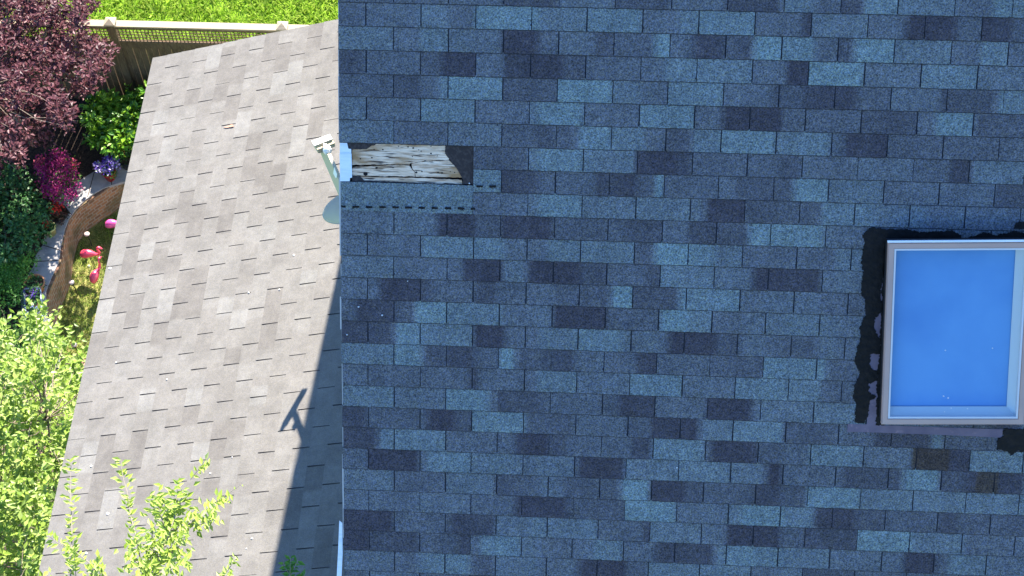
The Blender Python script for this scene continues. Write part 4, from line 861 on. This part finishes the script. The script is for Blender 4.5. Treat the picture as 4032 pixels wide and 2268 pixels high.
b = MB(); t = G(350, 1049, ZL + .12); b.lathe(t, [(.0001, .028), (.02, .02), (.028, 0), (.02, -.02), (.0001, -.028)], 14); b.tube([t, Vector((t.x, t.y, ZL - .03))], .005, 6)
tag(b.build('garden_ball', mat('ball_yellow', (.5, .5, .25), .5), smooth=True), 'small pale yellow ball on a stake between the two nearer pink flamingos', 'ornament')

# ------------------------------------------------------------------ grass
def grass(name, boxes, fm, Lm, wd):
    b = MB(); n_ = 0
    for x0, x1, y0, y1, n, z, Lf in boxes:
        for _ in range(n):
            x, y = rv.uniform(x0, x1), rv.uniform(y0, y1)
            if z == ZL:
                q = min(WC, key=lambda p: (p.x - x) ** 2 + (p.y - y) ** 2)
                if x < q.x + .03: continue
            f = .5 + .5 * noise.noise(Vector((x * 2.2, y * 2.2, 0))) ; 
            if z != ZL and rv.random() > .45 + f: continue
            p = Vector((x, y, z)); d = Vector((rv.uniform(-1, 1), rv.uniform(-1, 1), rv.uniform(.5, 1.4))).normalized(); l = Lm * Lf * rv.uniform(.6, 1.4) * (.6 + .8 * f)
            b.leaf(p, d, (rdir() + Vector((0, 0, .6))).normalized(), l, wd * rv.uniform(.7, 1.4), 0 if rv.random() > (f - .2 if z == ZL else -.1) else 1, .1, .25)
    o = b.build(name, fm); return tag(o, kind='stuff')
tag(grass('tall_grass', [(-9.5, -1.8, 11.15, 14.4, 26000, ZT + .03, 1.0)], [F_grass, F_dry], .13, .02), 'bright green long grass beyond the fence', 'grass')
tag(grass('lawn_grass', [(-7.2, -4.9, 5.0, 9.6, 26000, ZL, 1.0)], [F_dry, F_grass], .05, .009), 'short yellow green lawn grass inside the brick wall', 'grass')

# fallen petals and specks on both roofs
b = PETALS
r1 = [(1412, 1208, 5), (1505, 1241, 5), (1366, 1318, 4), (2665, 1841, 4), (1605, 1107, 3), (1848, 722, 4)]
for x, y, s_ in r1: b.lathe(X1(x, y, .006), [(.0001, .003), (.004 * s_ / 5, .0025), (.006 * s_ / 5, 0)], 7)
for x, y, s_ in [(1157, 1004, 5), (433, 1056, 7), (359, 1835, 5), (424, 2022, 7), (339, 2178, 6), (657, 1494, 4), (979, 1152, 4), (828, 1863, 4), (992, 2120, 5), (970, 2160, 3), (914, 1800, 3), (457, 1427, 4), (1100, 1140, 4)]:
    b.lathe(hit(x, y, L0 + N2 * .006, N2), [(.0001, .004), (.005 * s_ / 5, .003), (.008 * s_ / 5, 0)], 7)
tag(b.build('fallen_petals', mat('petal_white', (.75, .72, .68), .7)), 'tiny white and pinkish petals scattered over the roofs', 'petals', kind='stuff')
b = MB(); c = hit(900, 497, L0 + N2 * .008, N2)
b.poly(jag([c + U2 * .03 + S2 * -.012, c + U2 * .05 + S2 * .012, c + U2 * -.02 + S2 * .016, c - U2 * .045 + S2 * .004, c - U2 * .02 - S2 * .006], .004, .01, 4, (U2, S2)), N2 * .002)
tag(b.build('dead_leaf', mat('dead_leaf', (.42, .22, .14), .8, nz=(60, (.30, .22, .18), .4, .7))), 'pinkish brown dead leaf lying across a slot of the pale lower roof', 'leaf')
